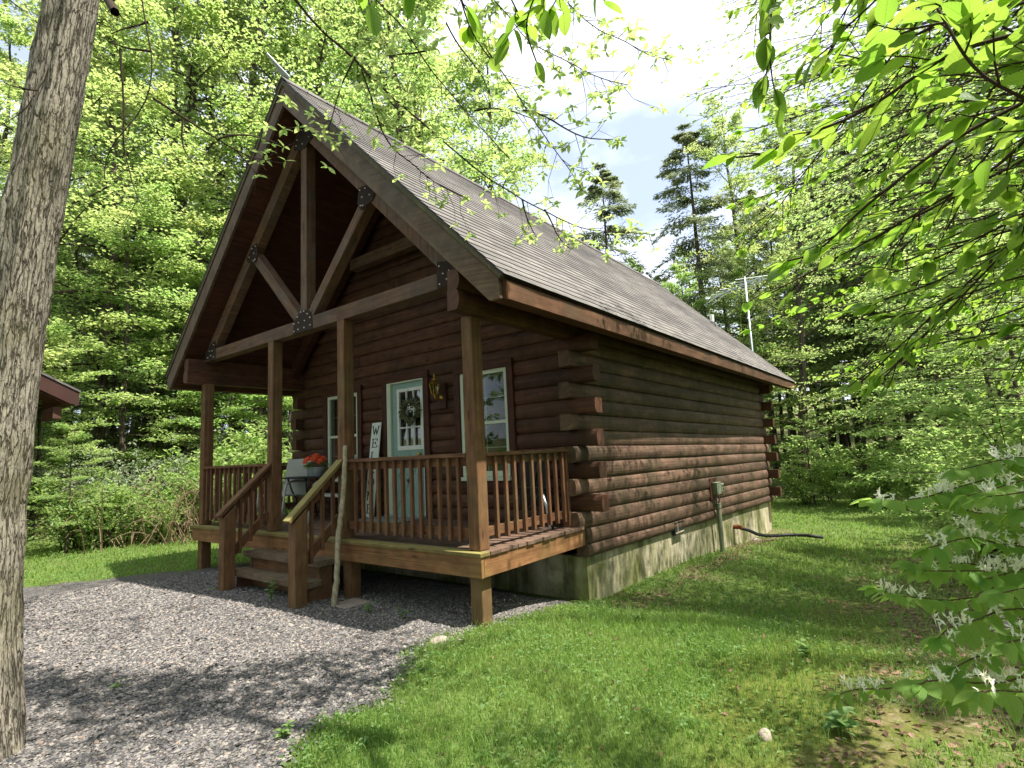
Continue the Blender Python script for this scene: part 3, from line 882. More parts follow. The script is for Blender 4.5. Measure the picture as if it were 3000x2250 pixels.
# welcome sign
sg_ = empty('welcome_sign', (-3.67, 1.62, 0), 'tall white board leaning by the door with dark letters spelling WELCOME', 'sign')
def sgp(u, v, o=0): # u across 0..1, v up 0..1
    xl = -3.782+.022*v; x = xl+.218*u
    return (x, 1.61+.165*v-o, .003+1.455*v)
m = MB(); m.solid([[sgp(0, v, .018), sgp(1, v, .018), sgp(1, v, 0), sgp(0, v, 0)] for v in (0, 1)]); m.build('board', MT['white'], sg_, bevel=.002)
LET = {
 'W': [(.0, 1, .28, 0), (.28, 0, .5, .75), (.5, .75, .72, 0), (.72, 0, 1, 1), (-.08, 1, .18, 1), (.82, 1, 1.08, 1)],
 'E': [(.2, 0, .2, 1), (.05, 0, .9, 0), (.05, 1, .9, 1), (.2, .52, .65, .52), (.9, 0, .9, .22), (.9, 1, .9, .78), (.65, .4, .65, .64)],
 'L': [(.2, 0, .2, 1), (.05, 1, .4, 1), (.05, 0, .9, 0), (.9, 0, .9, .25)],
 'M': [(.08, 0, .08, 1), (.08, 1, .5, .15), (.5, .15, .92, 1), (.92, 1, .92, 0), (-.05, 0, .2, 0), (.8, 0, 1.05, 0), (-.05, 1, .1, 1), (.9, 1, 1.05, 1)],
 'O': [(.5+.42*math.cos(t*6.283/16), .5+.5*math.sin(t*6.283/16), .5+.42*math.cos((t+1)*6.283/16), .5+.5*math.sin((t+1)*6.283/16)) for t in range(16)],
 'C': [(.5+.42*math.cos(.8+t*4.7/12), .5+.5*math.sin(.8+t*4.7/12), .5+.42*math.cos(.8+(t+1)*4.7/12), .5+.5*math.sin(.8+(t+1)*4.7/12)) for t in range(12)]+[(.80, .98, .80, .72)]}
m = MB()
for i, ch in enumerate('WELCOME'):
    vb = .872-.138*i
    for k, (ax, ay, bx, by) in enumerate(LET[ch]):
        thin = ch not in 'OC' and abs(ay-by) < .05
        A = Vector(sgp(.16+.68*ax, vb+.088*ay, .0195+.0003*(k % 4))); B = Vector(sgp(.16+.68*bx, vb+.088*by, .0195+.0003*(k % 4)))
        if (B-A).length < 1e-4: continue
        dd = (B-A).normalized(); m.beam(A-dd*.004, B+dd*.004, .003, .010 if thin else .020, up=(dd.cross(Vector((0, 1, 0)))))
m.build('lettering', MT['ink'], sg_)

# door mat
m = MB(); m.box(-3.58, -2.62, 1.22, 1.72, .0035, .014); o = m.build('door_mat', MT['mat'], None, bevel=.003)
tag(o, 'grey patterned mat lying on the deck in front of the teal door', 'doormat')

def leafcards(P, Dr, Nn, L, Wd, fold=0.25, segs=3, bend=0.15, rs=None):
    """oval leaves, vectorised. P base (n,3), Dr direction, Nn normal"""
    n = len(P)
    Dr = Dr/np.linalg.norm(Dr, axis=1, keepdims=True)
    Nn = Nn-(Nn*Dr).sum(1, keepdims=True)*Dr
    Nn = Nn/np.maximum(np.linalg.norm(Nn, axis=1, keepdims=True), 1e-6)
    Sd = np.cross(Dr, Nn)
    L = np.broadcast_to(L, (n,))[:, None]; Wd = np.broadcast_to(Wd, (n,))[:, None]
    vs = []; uvs = []
    if segs == 1:
        co = np.stack([P, P+Dr*L*.5+Sd*Wd*.5+Nn*L*.05, P+Dr*L-Nn*L*bend, P+Dr*L*.5-Sd*Wd*.5+Nn*L*.05], 1)
        i = np.arange(n)[:, None]*4
        F = np.concatenate([i, i+1, i+2, i+3], 1)
        u = np.tile(np.array([[0, .5], [.5, 1], [1, .5], [.5, 0]]), (n, 1))
        return co.reshape(-1, 3), [F], u
    ts = np.linspace(0, 1, segs+1)
    wf = np.sin(np.pi*ts**.8)**.75; wf[0] = .06; wf[-1] = .02
    rows = []
    for k, t in enumerate(ts):
        c = P+Dr*L*t-Nn*L*np.reshape(bend, (-1, 1))*t*t
        h = Wd*.5*wf[k]
        rows += [c+Sd*h+Nn*h*fold, c, c-Sd*h+Nn*h*fold]
        uvs += [[t, .5+.5*wf[k]], [t, .5], [t, .5-.5*wf[k]]]
    co = np.stack(rows, 1)
    m_ = 3*(segs+1)
    base = np.arange(n)[:, None]*m_
    fs = []
    for k in range(segs):
        a = 3*k
        fs.append(base+np.array([[a, a+3, a+4, a+1]])); fs.append(base+np.array([[a+1, a+4, a+5, a+2]]))
    return co.reshape(-1, 3), fs, np.tile(np.array(uvs), (n, 1))

def rv(rs, n): 
    v = rs.normal(size=(n, 3)); return v/np.linalg.norm(v, axis=1, keepdims=True)

# wreath
wr = empty('wreath', (-2.90, D-.07, 1.58), 'dark green leafy wreath hanging on the glass of the teal door', 'wreath')
m = MB()
c = Vector((-2.885, D-.075, 1.585))
m.tube([c+Vector((.125*math.cos(t*.3927), .012*math.sin(t*2.1), .13*math.sin(t*.3927))) for t in range(17)], .016, 6); m.build('vine_ring', MT['dirt'], wr)
rs = np.random.RandomState(4); n = 170
t = rs.uniform(0, 6.283, n); P = np.stack([c.x+.125*np.cos(t)+rs.normal(0, .02, n), np.full(n, c.y-.02)+rs.normal(0, .012, n), c.z+.13*np.sin(t)+rs.normal(0, .02, n)], 1)
Dr = np.stack([-np.sin(t)*.6+np.cos(t)*.8, rs.normal(-.3, .3, n), np.cos(t)*.6+np.sin(t)*.8], 1)+rs.normal(0, .3, (n, 3))
co, fs, uv = leafcards(P, Dr, rv(rs, n)+np.array([0, -1.2, 0]), rs.uniform(.06, .11, n), rs.uniform(.02, .032, n), .2, 3)
np_mesh('wreath_leaves', co, fs, MT['l_hem'], wr, uv, np.repeat(rs.rand(n), len(co)//n))
for i in range(9):
    m = MB(); m.ball((c.x+.05+rs.normal(0, .03), c.y-.05, c.z+.03+rs.normal(0, .03)), .012, 8, 5)
    m.build('cream_berry', MT['white'], wr, smooth=True)

# patio table with bucket of flowers
tb = empty('patio_table', (-4.62, 1.22, 0), 'round dark patio table standing under the left window', 'table')
m = MB(); m.cyl((-4.62, 1.22), .46, .645, .668, 40); m.build('table_top', MT['darkmetal'], tb, bevel=.004)
for k in range(4):
    a = .78+k*1.5708; m = MB()
    m.tube([(-4.62+r*math.cos(a), 1.22+r*math.sin(a), z) for r, z in ((.36, .645), (.30, .45), (.22, .3), (.30, .12), (.38, .002))], .014, 8); m.build('table_leg', MT['darkmetal'], tb, smooth=True)
bk = empty('flower_bucket', (-4.42, 1.17, .668), 'small galvanised bucket of orange flowers on the dark patio table', 'flowers')
m = MB(); m.cyl((-4.42, 1.17), .105, .669, .80, 24, 0, .14); m.cyl((-4.42, 1.17), .146, .795, .806, 24); m.cyl((-4.42, 1.17), .131, .735, .742, 24); m.build('bucket', MT['galv'], bk, smooth=False)
rs = np.random.RandomState(8); fl = []
for i in range(24):
    a = rs.uniform(0, 6.283); rr = .2*math.sqrt(rs.rand()); cx_, cy_ = -4.42+rr*math.cos(a)*1.15, 1.17+rr*math.sin(a); cz_ = .985-1.6*rr*rr+rs.uniform(-.05, .02)
    nd = Vector((rr*math.cos(a)*4, rr*math.sin(a)*4-.5, .9)).normalized()
    a1 = nd.cross(Vector((0, 0, 1))).normalized(); a2 = nd.cross(a1)
    for lay, (L_, tilt) in enumerate(((.062, .2), (.048, .5), (.03, .9))):
        k = 13
        for j in range(k):
            q = 6.283*(j+.5*lay)/k; dd = (a1*math.cos(q)+a2*math.sin(q))+nd*tilt
            fl.append(((cx_, cy_, cz_), dd, nd, L_))
co, fs, uv = leafcards(np.array([q[0] for q in fl]), np.array([list(q[1]) for q in fl]), np.array([list(q[2]) for q in fl]), np.array([q[3] for q in fl]), np.array([q[3]*.32 for q in fl]), .2, 2)
np_mesh('orange_flowers', co, fs, MT['petal'], bk, uv)
n = 60; t = rs.uniform(0, 6.283, n); P = np.stack([-4.42+.10*np.cos(t), 1.17+.10*np.sin(t), rs.uniform(.8, .88, n)], 1)
co, fs, uv = leafcards(P, np.stack([np.cos(t), np.sin(t), rs.uniform(-.3, .7, n)], 1), rv(rs, n)*.5+np.array([0, 0, 1]), rs.uniform(.08, .14, n), .04, .2, 3)
np_mesh('flower_leaves', co, fs, MT['l_shrub'], bk, uv, np.repeat(rs.rand(n), len(co)//n))

def chair(x, y, rz, lab):
    c = empty('patio_chair', (x, y, 0), lab, 'chair', 'patio chairs on the porch')
    R = Matrix.Rotation(rz, 4, 'Z')
    def T(p): return tuple(R @ Vector(p)+Vector((x, y, 0)))
    def curve(ps): return [T(p) for p in ps]
    # faces local -y
    m = MB(); n = 6
    back = [(.20+.03*i/n, .40+.55*i/n) for i in range(n+1)]
    m.solid([[T((-.24, yy+.003, z)), T((.24, yy+.003, z)), T((.24, yy-.003, z)), T((-.24, yy-.003, z))] for yy, z in [(.18+.14*(i/n)**1.0-.02*math.sin(3.14*i/n), .38+.57*i/n) for i in range(n+1)]])
    m.build('sling_back', MT['sling'], c)
    m = MB()
    m.solid([[T((-.24, yy, z+.003)), T((.24, yy, z+.003)), T((.24, yy, z-.003)), T((-.24, yy, z-.003))] for yy, z in [(-.25, .41), (-.15, .40), (0, .375), (.12, .37), (.18, .38)]][::-1])
    m.build('sling_seat', MT['sling'], c)
    for s in (-1, 1):
        m = MB(); X = s*.27
        m.tube(curve([(X, -.34, .0), (X, -.30, .25), (X, -.27, .45), (X, -.25, .54), (X, -.20, .585), (X, -.12, .60), (X, .05, .60), (X, .22, .58), (X*.93, .27, .56)]), .017, 8); m.build('arm_leg', MT['frame'], c, smooth=True)
        m = MB(); m.tube(curve([(X*.93, -.27, .41), (X*.93, -.1, .39), (X*.93, .12, .365), (X*.93, .19, .39), (X*.93, .25, .65), (X*.93, .33, .96)]), .015, 8); m.build('side_rail', MT['frame'], c, smooth=True)
        m = MB(); m.tube(curve([(X*.93, .19, .39), (X, .30, .0)]), .016, 8); m.build('rear_leg', MT['frame'], c, smooth=True)
    m = MB(); m.tube(curve([(-.25, -.265, .40), (.25, -.265, .40)]), .014, 8); m.build('cross_bar', MT['frame'], c, smooth=True)
    return c
chair(-4.98, .98, .25, 'patio chair with grey mesh sling standing to the left of the round table')
chair(-3.92, 1.12, -.55, 'patio chair behind the right stair rail with only its pale frame showing')

# folded camp chair at the right end of the porch
fc = empty('folded_chair', (-.42, 1.42, 0), 'dark folded camp chair with one pale leg behind the right porch railing', 'chair')
m = MB(); m.tube([(-.2, 1.40, .02), (-.24, 1.42, .25), (-.30, 1.43, .40)], .016, 8); m.build('pale_leg', MT['alu'], fc, smooth=True)
for a, b in (((-.18, 1.45, .01), (-.62, 1.5, .46)), ((-.62, 1.45, .01), (-.34, 1.5, .86)), ((-.70, 1.42, .01), (-.30, 1.44, .45)), ((-.75, 1.46, .46), (-.25, 1.46, .46))):
    m = MB(); m.tube([a, b], .012, 8); m.build('frame_tube', MT['darkmetal'], fc, smooth=True)
m = MB(); m.solid([[(-.68, 1.50, z), (-.28, 1.50, z), (-.28, 1.53, z), (-.68, 1.53, z)] for z in (.25, .55, .8)]); m.build('folded_seat', MT['black'], fc)

# walking stick leaning on the porch post
o = MB(); rs = np.random.RandomState(2)
pts = [Vector((-1.91, -.22, -.68)).lerp(Vector((-2.04, .05, 1.05)), i/30)+Vector((.012*math.sin(i*.37)+rs.normal(0, .003), rs.normal(0, .003), 0)) for i in range(31)]
o.tube(pts, [.031-.006*i/30+(.007 if i in (4, 11, 12, 18, 24, 28) else 0)*rs.rand()+.002*rs.rand() for i in range(31)], 9); o = o.build('walking_stick', MT['stick'], None, smooth=True)
tag(o, 'long knobbly bare stick leaning against the porch post beside the steps', 'stick')

# things on the side wall
mb_ = empty('meter_box', (.08, 6.42, -.9), 'grey green cable box and conduit pipe on the right side log wall', 'utility box')
m = MB(); m.box(.02, .12, 6.38, 6.60, -.05, .15, axis='z'); m.box(.025, .125, 6.375, 6.605, .152, .17, axis='z'); m.build('box', MT['pvc'], mb_, bevel=.01)
m = MB(); m.box(.0, .022, 6.28, 6.66, -.14, .24, axis='z'); m.build('backing_board', MT['trim'], mb_)
m = MB(); m.cyl((.08, 6.46), .043, -1.4, -.27, 14); m.cyl((.08, 6.46), .05, -.29, -.21, 14); m.build('conduit', MT['pvc'], mb_, smooth=False)
m = MB(); m.tube([(.08, 6.50, -.07), (.09, 6.52, -.15), (.08, 6.47, -.22)], .012, 6); m.tube([(.08, 6.44, -.07), (.09, 6.36, -.13), (.08, 6.37, -.2), (.08, 6.44, -.26)], .008, 6); m.build('cable', MT['black'], mb_, smooth=True)
ot = empty('outlet_box', (.03, 6.9, -.02), 'small weathered outlet cover on the side wall right of the cable box', 'outlet')
m = MB(); m.box(.005, .055, 6.84, 6.98, -.03, .12, axis='z'); m.build('cover', MT['pvc'], ot, bevel=.006)
m = MB(); m.box(.056, .062, 6.88, 6.94, .0, .03, axis='z'); m.box(.056, .062, 6.88, 6.94, .06, .09, axis='z'); m.build('socket', MT['black'], ot)
vt = empty('crawlspace_vent', (0, 4.69, -.4), 'small square opening at the bottom of the side log wall', 'vent')
m = MB(); m.box(-.04, .008, 4.50, 4.88, -.50, -.315, axis='z'); m.build('opening', MT['black'], vt)  # solid black block, its colour stands for the darkness inside the hole
m = MB(); m.box(.0, .014, 4.52, 4.86, -.48, -.46, axis='y'); m.box(.0, .014, 4.60, 4.62, -.46, -.33, axis='z'); m.build('slat', MT['concrete'], vt)
dp = empty('drain_hose', (.1, 9.2, -1.2), 'black drain hose running from a rusty pipe in the foundation into the grass', 'hose')
m = MB(); m.tube([(-.06, 7.72, -.80), (.05, 7.74, -.80)], .045, 12); m.tube([(.05, 7.74, -.80), (.10, 7.76, -.83)], .045, 12); m.build('rusty_stub', MT['rust'], dp)
m = MB(); m.tube([(.10, 7.76, -.83), (.16, 8.0, -.90), (.22, 8.3, -1.01), (.30, 8.7, -1.10), (.40, 9.1, -1.15), (.55, 9.35, -1.165), (.72, 9.40, -1.165), (.95, 9.38, -1.155), (1.25, 9.3, -1.17)], .034, 10); m.build('hose', MT['black'], dp, smooth=True)

# television aerial on a mast behind the cabin
an = empty('tv_aerial', (-.69, 13.5, -1.3), 'old metal tv aerial on a tall mast behind the cabin roof', 'aerial')
m = MB(); m.tube([(-.69, 13.5, -1.4), (-.69, 13.5, 5.9)], .028, 8); m.build('mast', MT['galv'], an, smooth=True)
m = MB(); b0 = Vector((-1.55, 13.3, 5.42)); b1 = Vector((-.2, 13.7, 5.86)); m.tube([b0, b1], .022, 6); m.tube([(-1.05, 13.45, 5.05), (-.9, 13.45, 5.55), (-.69, 13.5, 5.2)], .012, 6); m.build('boom', MT['galv'], an)
m = MB()
for i in (0, 1.5, 3.2, 4.6, 6.5, 8, 10):
    c = b0.lerp(b1, i/10); L_ = .25+.05*i*(1 if i != 6.5 else .6)
    m.tube([c+Vector((-L_, -.35*L_, 0)), c+Vector((L_, .35*L_, 0))], .0115, 5)
m.tube([b0+Vector((.05, 0, 0)), b0+Vector((-.35, -.1, -.22))], .01, 5); m.tube([b0+Vector((.25, 0, 0)), b0+Vector((-.1, -.1, -.25))], .01, 5)
m.build('elements', MT['alu'], an)

# neighbouring cabin, only the corner of its roof shows behind the big trunk
nb_ = empty('neighbouring_cabin', (-13.5, -3.6, -.7), 'corner of a neighbouring brown cabin roof beyond the big trunk', 'cabin')
m = MB()
for s, yb in ((1, -.14), (-1, -7.0)):
    ym = -3.57; 
    m.prism([(ym, 2.70+3.43*.53), (yb, 2.70), (yb, 2.42), (yb-s*.25, 2.42), (ym, 2.42+3.3*.53)], 'x', -16.5, -11.60)
rf = m.build('roof', MT['soffit'], nb_)
for s, yb in ((1, -.14), (-1, -7.0)):
    m = MB(); m.prism([(-3.57, 2.66+3.43*.53), (yb, 2.66), (yb, 2.39), (yb-s*.16, 2.42), (-3.57, 2.36+3.43*.53)], 'x', -11.6, -11.55); m.build('rake_board', MT['redpaint'], rf)
    m = MB(); m.prism([(-3.57, 2.72+3.43*.53), (yb+s*.02, 2.72-.01), (yb+s*.02, 2.665), (-3.57, 2.665+3.43*.53)], 'x', -16.5, -11.53); m.build('shingles', MT['shingle'], rf)
m = MB(); m.box(-16.3, -12.6, -6.4, -.8, -1, 2.4, axis='y'); m.prism([(-6.4, 2.4), (-.8, 2.4), (-3.57, 4.0)], 'x', -16.2, -12.6); m.build('log_wall', MT['log'], nb_)
m = MB(); m.box(-12.6, -11.7, -.55, -.40, 2.1, 2.35); m.build('plate_log', MT['log'], nb_)
DATA={'A':[[(3.57,-2.32,1.42),(3.51,-2.37,1.48),(3.45,-2.41,1.52),(3.42,-2.43,1.57),(3.4,-2.45,1.65),(3.39,-2.44,1.7)],[(3.58,-2.35,1.62),(3.48,-2.38,1.62),(3.42,-2.38,1.63),(3.38,-2.37,1.63),(3.31,-2.38,1.59),(3.26,-2.37,1.58),(3.21,-2.36,1.57),(3.16,-2.36,1.58),(3.1,-2.36,1.57),(3.03,-2.36,1.56),(2.98,-2.36,1.58)],[(3.59,-2.27,1.55),(3.53,-2.28,1.53),(3.45,-2.3,1.5),(3.41,-2.3,1.49),(3.35,-2.31,1.46),(3.3,-2.31,1.43),(3.25,-2.31,1.4),(3.2,-2.31,1.37),(3.15,-2.31,1.32),(3.1,-2.32,1.29),(3.06,-2.32,1.3)],[(3.61,-2.07,1.59),(3.53,-2.06,1.53),(3.51,-2.01,1.52),(3.46,-1.98,1.5),(3.39,-1.97,1.48),(3.36,-1.93,1.48),(3.27,-1.92,1.45),(3.21,-1.9,1.43),(3.12,-1.91,1.4)],[(3.79,-1.14,2.23),(3.59,-1.25,2.24),(3.41,-1.33,2.2),(3.27,-1.39,2.26),(3.2,-1.41,2.32),(3.12,-1.42,2.36)],[(3.59,-1.93,1.42),(3.54,-1.84,1.42),(3.42,-1.8,1.39),(3.33,-1.74,1.37),(3.24,-1.68,1.38)],[(3.82,-0.74,2.21),(3.65,-0.74,2.22),(3.43,-0.79,2.23),(3.24,-0.8,2.19),(3.06,-0.8,2.14),(2.82,-0.85,2.11),(2.63,-0.87,2.09)],[(3.68,-1.5,1.5),(3.55,-1.48,1.44),(3.46,-1.45,1.43),(3.36,-1.41,1.38),(3.22,-1.41,1.36),(3.11,-1.4,1.34)],[(3.11,-2.17,2.22),(3.08,-2.18,2.14),(3.07,-2.17,2.05),(3.06,-2.18,1.99),(3.05,-2.17,1.91),(3.03,-2.18,1.85)],[(3.42,-2.05,2.13),(3.33,-2.07,2.04),(3.28,-2.07,2.01),(3.2,-2.09,1.96),(3.18,-2.07,1.93)],[(3.61,-1.64,1.31),(3.54,-1.57,1.32),(3.42,-1.54,1.3),(3.32,-1.48,1.28),(3.19,-1.45,1.28)],[(3.64,-1.35,1.22),(3.51,-1.28,1.2),(3.36,-1.22,1.2),(3.22,-1.16,1.19)],[(3.79,-0.95,1.79),(3.67,-0.87,1.83),(3.51,-0.84,1.85),(3.35,-0.78,1.81)],[(3.56,-2.43,1.64),(3.49,-2.44,1.64),(3.44,-2.43,1.64),(3.37,-2.44,1.68),(3.33,-2.43,1.68)],[(3.7,-1.67,1.88),(3.61,-1.65,1.94),(3.49,-1.65,1.93),(3.4,-1.62,1.92),(3.3,-1.6,1.92)]],'Aover':[[(2.32,-2.67,2.38),(2.3,-2.61,2.29),(2.28,-2.56,2.24),(2.26,-2.5,2.22),(2.27,-2.43,2.18)],[(2.23,-2.74,2.36),(2.24,-2.72,2.25),(2.24,-2.71,2.21)],[(2.48,-2.66,2.28),(2.48,-2.61,2.18),(2.48,-2.56,2.13),(2.48,-2.51,2.13)],[(2.62,-2.55,2.27),(2.6,-2.5,2.19),(2.57,-2.45,2.16)],[(2.49,-2.56,2.08),(2.5,-2.52,2.04),(2.49,-2.49,2.02)],[(2.18,-2.89,2.27),(2.19,-2.87,2.17),(2.19,-2.86,2.13)],[(2.66,-2.52,2.22),(2.65,-2.46,2.18),(2.67,-2.38,2.19)]],'trunk':[(-1.053,-2.99,-0.813),(-1.066,-2.989,-0.72),(-1.063,-3.02,0.111),(-1.063,-3.031,0.579),(-1.026,-3.02,1.004),(-1.001,-3.009,1.441),(-0.969,-2.994,1.892),(-0.915,-2.972,2.328),(-0.869,-2.946,2.781),(-0.808,-2.913,3.333),(-0.763,-2.872,3.921),(-0.713,-2.818,4.614),(-0.664,-2.76,5.428),(-0.628,-2.688,6.569)],'C':[[(0.29,-2.22,4.08),(0.36,-2.08,3.9),(0.42,-1.96,3.77),(0.44,-1.87,3.69),(0.47,-1.79,3.64),(0.53,-1.67,3.56),(0.57,-1.57,3.46),(0.65,-1.43,3.33),(0.72,-1.3,3.24),(0.83,-1.14,3.08),(0.94,-0.97,2.92),(1.0,-0.85,2.83),(1.07,-0.73,2.78),(1.11,-0.63,2.72),(1.2,-0.5,2.66),(1.3,-0.36,2.58),(1.44,-0.19,2.51),(1.64,0.03,2.51),(1.79,0.2,2.49)],[(0.79,-1.94,3.95),(0.85,-1.81,3.82),(0.89,-1.7,3.73),(0.95,-1.57,3.64),(0.99,-1.46,3.49),(1.0,-1.38,3.4),(1.05,-1.26,3.3),(1.1,-1.14,3.18),(1.15,-1.02,3.08),(1.19,-0.91,2.99),(1.21,-0.83,2.94)],[(1.43,-1.79,3.7),(1.44,-1.69,3.49),(1.45,-1.6,3.37),(1.45,-1.52,3.3),(1.47,-1.43,3.19),(1.49,-1.33,3.12),(1.51,-1.25,3.05),(1.51,-1.17,2.98),(1.56,-1.05,2.86),(1.58,-0.96,2.77),(1.59,-0.88,2.74),(1.61,-0.79,2.65),(1.62,-0.7,2.58)],[(1.49,-1.63,3.78),(1.53,-1.5,3.6),(1.56,-1.38,3.54),(1.58,-1.28,3.51),(1.6,-1.17,3.43),(1.66,-1.05,3.42),(1.76,-0.89,3.37),(1.86,-0.72,3.31),(1.98,-0.55,3.3)],[(1.77,-1.29,3.75),(1.82,-1.14,3.6),(1.87,-1.01,3.53),(1.91,-0.88,3.5),(2.01,-0.72,3.48),(2.07,-0.58,3.44),(2.19,-0.41,3.44)],[(0.64,-1.71,3.39),(0.63,-1.65,3.3),(0.61,-1.59,3.22),(0.59,-1.54,3.13),(0.58,-1.48,3.04),(0.59,-1.4,2.97),(0.64,-1.3,2.93),(0.66,-1.22,2.87),(0.72,-1.1,2.8),(0.83,-0.95,2.73)],[(0.54,-1.76,4.02),(0.59,-1.65,3.85),(0.61,-1.56,3.76),(0.61,-1.49,3.63),(0.62,-1.42,3.5),(0.61,-1.36,3.4)],[(1.49,-1.13,3.01),(1.53,-1.05,3.03),(1.57,-0.96,3.0),(1.62,-0.87,2.95),(1.71,-0.74,2.89),(1.83,-0.59,2.91)],[(1.15,-0.7,2.68),(1.14,-0.7,2.6),(1.17,-0.66,2.52),(1.2,-0.62,2.41)],[(1.24,-0.56,2.63),(1.28,-0.51,2.53),(1.29,-0.49,2.4),(1.36,-0.42,2.33)],[(0.99,-1.46,3.49),(0.91,-1.52,3.46),(0.83,-1.58,3.48),(0.77,-1.62,3.47)],[(1.13,-1.17,3.15),(1.21,-1.12,3.17),(1.32,-1.02,3.15),(1.43,-0.93,3.08)],[(0.62,-1.74,3.47),(0.53,-1.76,3.36),(0.44,-1.77,3.21),(0.38,-1.76,3.08),(0.33,-1.77,3.02)],[(1.05,-1.33,3.74),(1.05,-1.25,3.66),(1.09,-1.14,3.55),(1.12,-1.04,3.47),(1.12,-0.96,3.34)]],'Dd':[[(0.43,-2.9,3.49),(0.43,-2.87,3.32),(0.43,-2.86,3.21),(0.44,-2.84,3.14),(0.43,-2.84,3.1),(0.44,-2.82,3.02),(0.44,-2.81,2.95),(0.43,-2.8,2.84),(0.41,-2.8,2.73),(0.37,-2.81,2.66),(0.32,-2.84,2.59),(0.26,-2.88,2.52),(0.22,-2.9,2.45),(0.19,-2.91,2.4),(0.19,-2.9,2.32)],[(0.43,-2.82,2.95),(0.37,-2.86,2.96),(0.31,-2.92,2.97),(0.24,-2.97,3.02),(0.23,-2.98,3.04)],[(0.31,-2.92,2.97),(0.3,-2.91,2.89),(0.3,-2.9,2.8),(0.29,-2.88,2.71),(0.28,-2.88,2.61),(0.26,-2.88,2.52),(0.27,-2.86,2.44),(0.28,-2.84,2.34),(0.28,-2.82,2.25),(0.31,-2.79,2.17)],[(0.41,-2.8,2.72),(0.4,-2.74,2.71),(0.41,-2.66,2.69),(0.42,-2.58,2.66),(0.45,-2.5,2.62),(0.46,-2.42,2.6),(0.48,-2.34,2.57),(0.5,-2.26,2.6),(0.53,-2.18,2.6)],[(0.41,-2.66,2.68),(0.4,-2.66,2.6),(0.38,-2.66,2.52),(0.43,-2.61,2.45)],[(0.43,-2.84,3.1),(0.37,-2.88,3.08),(0.32,-2.92,3.07),(0.28,-2.95,3.04)],[(0.22,-3.05,3.37),(0.37,-3.02,3.13),(0.5,-3.02,2.99)],[(-0.73,-3.0,3.28),(-0.7,-3.05,3.16),(-0.65,-3.09,3.03),(-0.59,-3.12,2.93),(-0.6,-3.21,2.82)],[(-0.66,-3.05,3.14),(-0.62,-3.14,3.08),(-0.56,-3.21,3.05)],[(0.45,-2.5,2.62),(0.47,-2.43,2.69),(0.51,-2.33,2.7),(0.52,-2.26,2.7),(0.54,-2.18,2.68)],[(0.41,-2.4,2.63),(0.42,-2.34,2.56),(0.43,-2.29,2.52),(0.41,-2.26,2.52)]],'whorl':[(0.55,-2.19,2.78),(0.49,-2.22,2.7),(0.54,-2.18,2.68),(0.42,-2.27,2.66),(0.48,-2.23,2.66),(0.54,-2.17,2.6),(0.4,-2.27,2.6),(0.41,-2.26,2.52),(0.48,-2.25,2.8),(0.58,-2.19,2.95),(0.6,-2.17,2.92),(0.45,-2.26,2.74),(0.45,-2.24,2.61),(0.36,-1.88,3.13),(0.35,-1.87,3.07),(0.39,-1.82,3.03),(0.42,-1.79,3.0),(0.42,-1.76,2.92),(0.47,-1.73,3.05),(0.32,-1.82,3.0),(0.39,-1.78,3.12),(0.47,-1.68,2.98),(0.42,-1.72,3.02),(0.35,-1.78,3.19),(0.27,-1.84,3.17)],'H':[[(3.52,-1.8,0.72),(3.43,-1.92,0.76),(3.38,-2.01,0.76),(3.3,-2.1,0.74),(3.26,-2.18,0.73),(3.2,-2.26,0.73),(3.17,-2.33,0.74)],[(3.52,-1.88,0.79),(3.44,-1.99,0.81),(3.38,-2.08,0.8),(3.33,-2.15,0.79)],[(3.52,-1.85,0.59),(3.43,-1.96,0.64),(3.38,-2.03,0.68),(3.34,-2.1,0.69),(3.31,-2.16,0.71)],[(3.51,-1.85,0.54),(3.43,-1.96,0.6),(3.38,-2.03,0.61),(3.34,-2.11,0.64),(3.3,-2.18,0.64),(3.25,-2.25,0.63)],[(3.53,-1.76,0.48),(3.44,-1.87,0.52),(3.37,-1.97,0.55),(3.3,-2.06,0.57),(3.26,-2.14,0.58),(3.22,-2.21,0.59)],[(3.55,-1.54,0.38),(3.45,-1.66,0.41),(3.35,-1.79,0.44),(3.27,-1.89,0.44),(3.22,-1.97,0.46),(3.17,-2.06,0.48),(3.14,-2.13,0.51)],[(3.51,-1.9,0.45),(3.42,-2.01,0.47),(3.36,-2.09,0.48),(3.32,-2.16,0.47),(3.27,-2.23,0.47),(3.25,-2.29,0.46)],[(3.49,-1.97,0.39),(3.41,-2.07,0.4),(3.36,-2.14,0.4),(3.31,-2.2,0.41),(3.27,-2.27,0.4)],[(3.48,-2.04,0.36),(3.41,-2.11,0.37),(3.35,-2.19,0.36),(3.29,-2.26,0.37),(3.24,-2.32,0.39),(3.21,-2.37,0.39)],[(3.42,-2.27,0.38),(3.35,-2.35,0.4),(3.32,-2.39,0.41),(3.3,-2.44,0.42)],[(3.33,-1.88,0.27),(3.22,-1.98,0.27),(3.17,-2.03,0.26),(3.11,-2.09,0.26),(3.07,-2.13,0.27),(3.04,-2.16,0.26)],[(3.5,-2.15,0.75),(3.44,-2.19,0.75),(3.39,-2.23,0.74),(3.36,-2.25,0.74)],[(3.49,-2.15,0.72),(3.43,-2.19,0.72),(3.41,-2.21,0.71)],[(3.49,-2.12,0.54),(3.43,-2.19,0.56),(3.38,-2.25,0.56),(3.36,-2.29,0.56)],[(3.47,-2.19,0.47),(3.42,-2.24,0.47),(3.37,-2.3,0.48),(3.35,-2.34,0.48)],[(3.58,-1.42,0.57),(3.51,-1.52,0.6),(3.44,-1.61,0.6),(3.4,-1.69,0.6)],[(3.53,-1.71,0.54),(3.49,-1.78,0.55),(3.41,-1.88,0.55),(3.37,-1.96,0.53)]]}
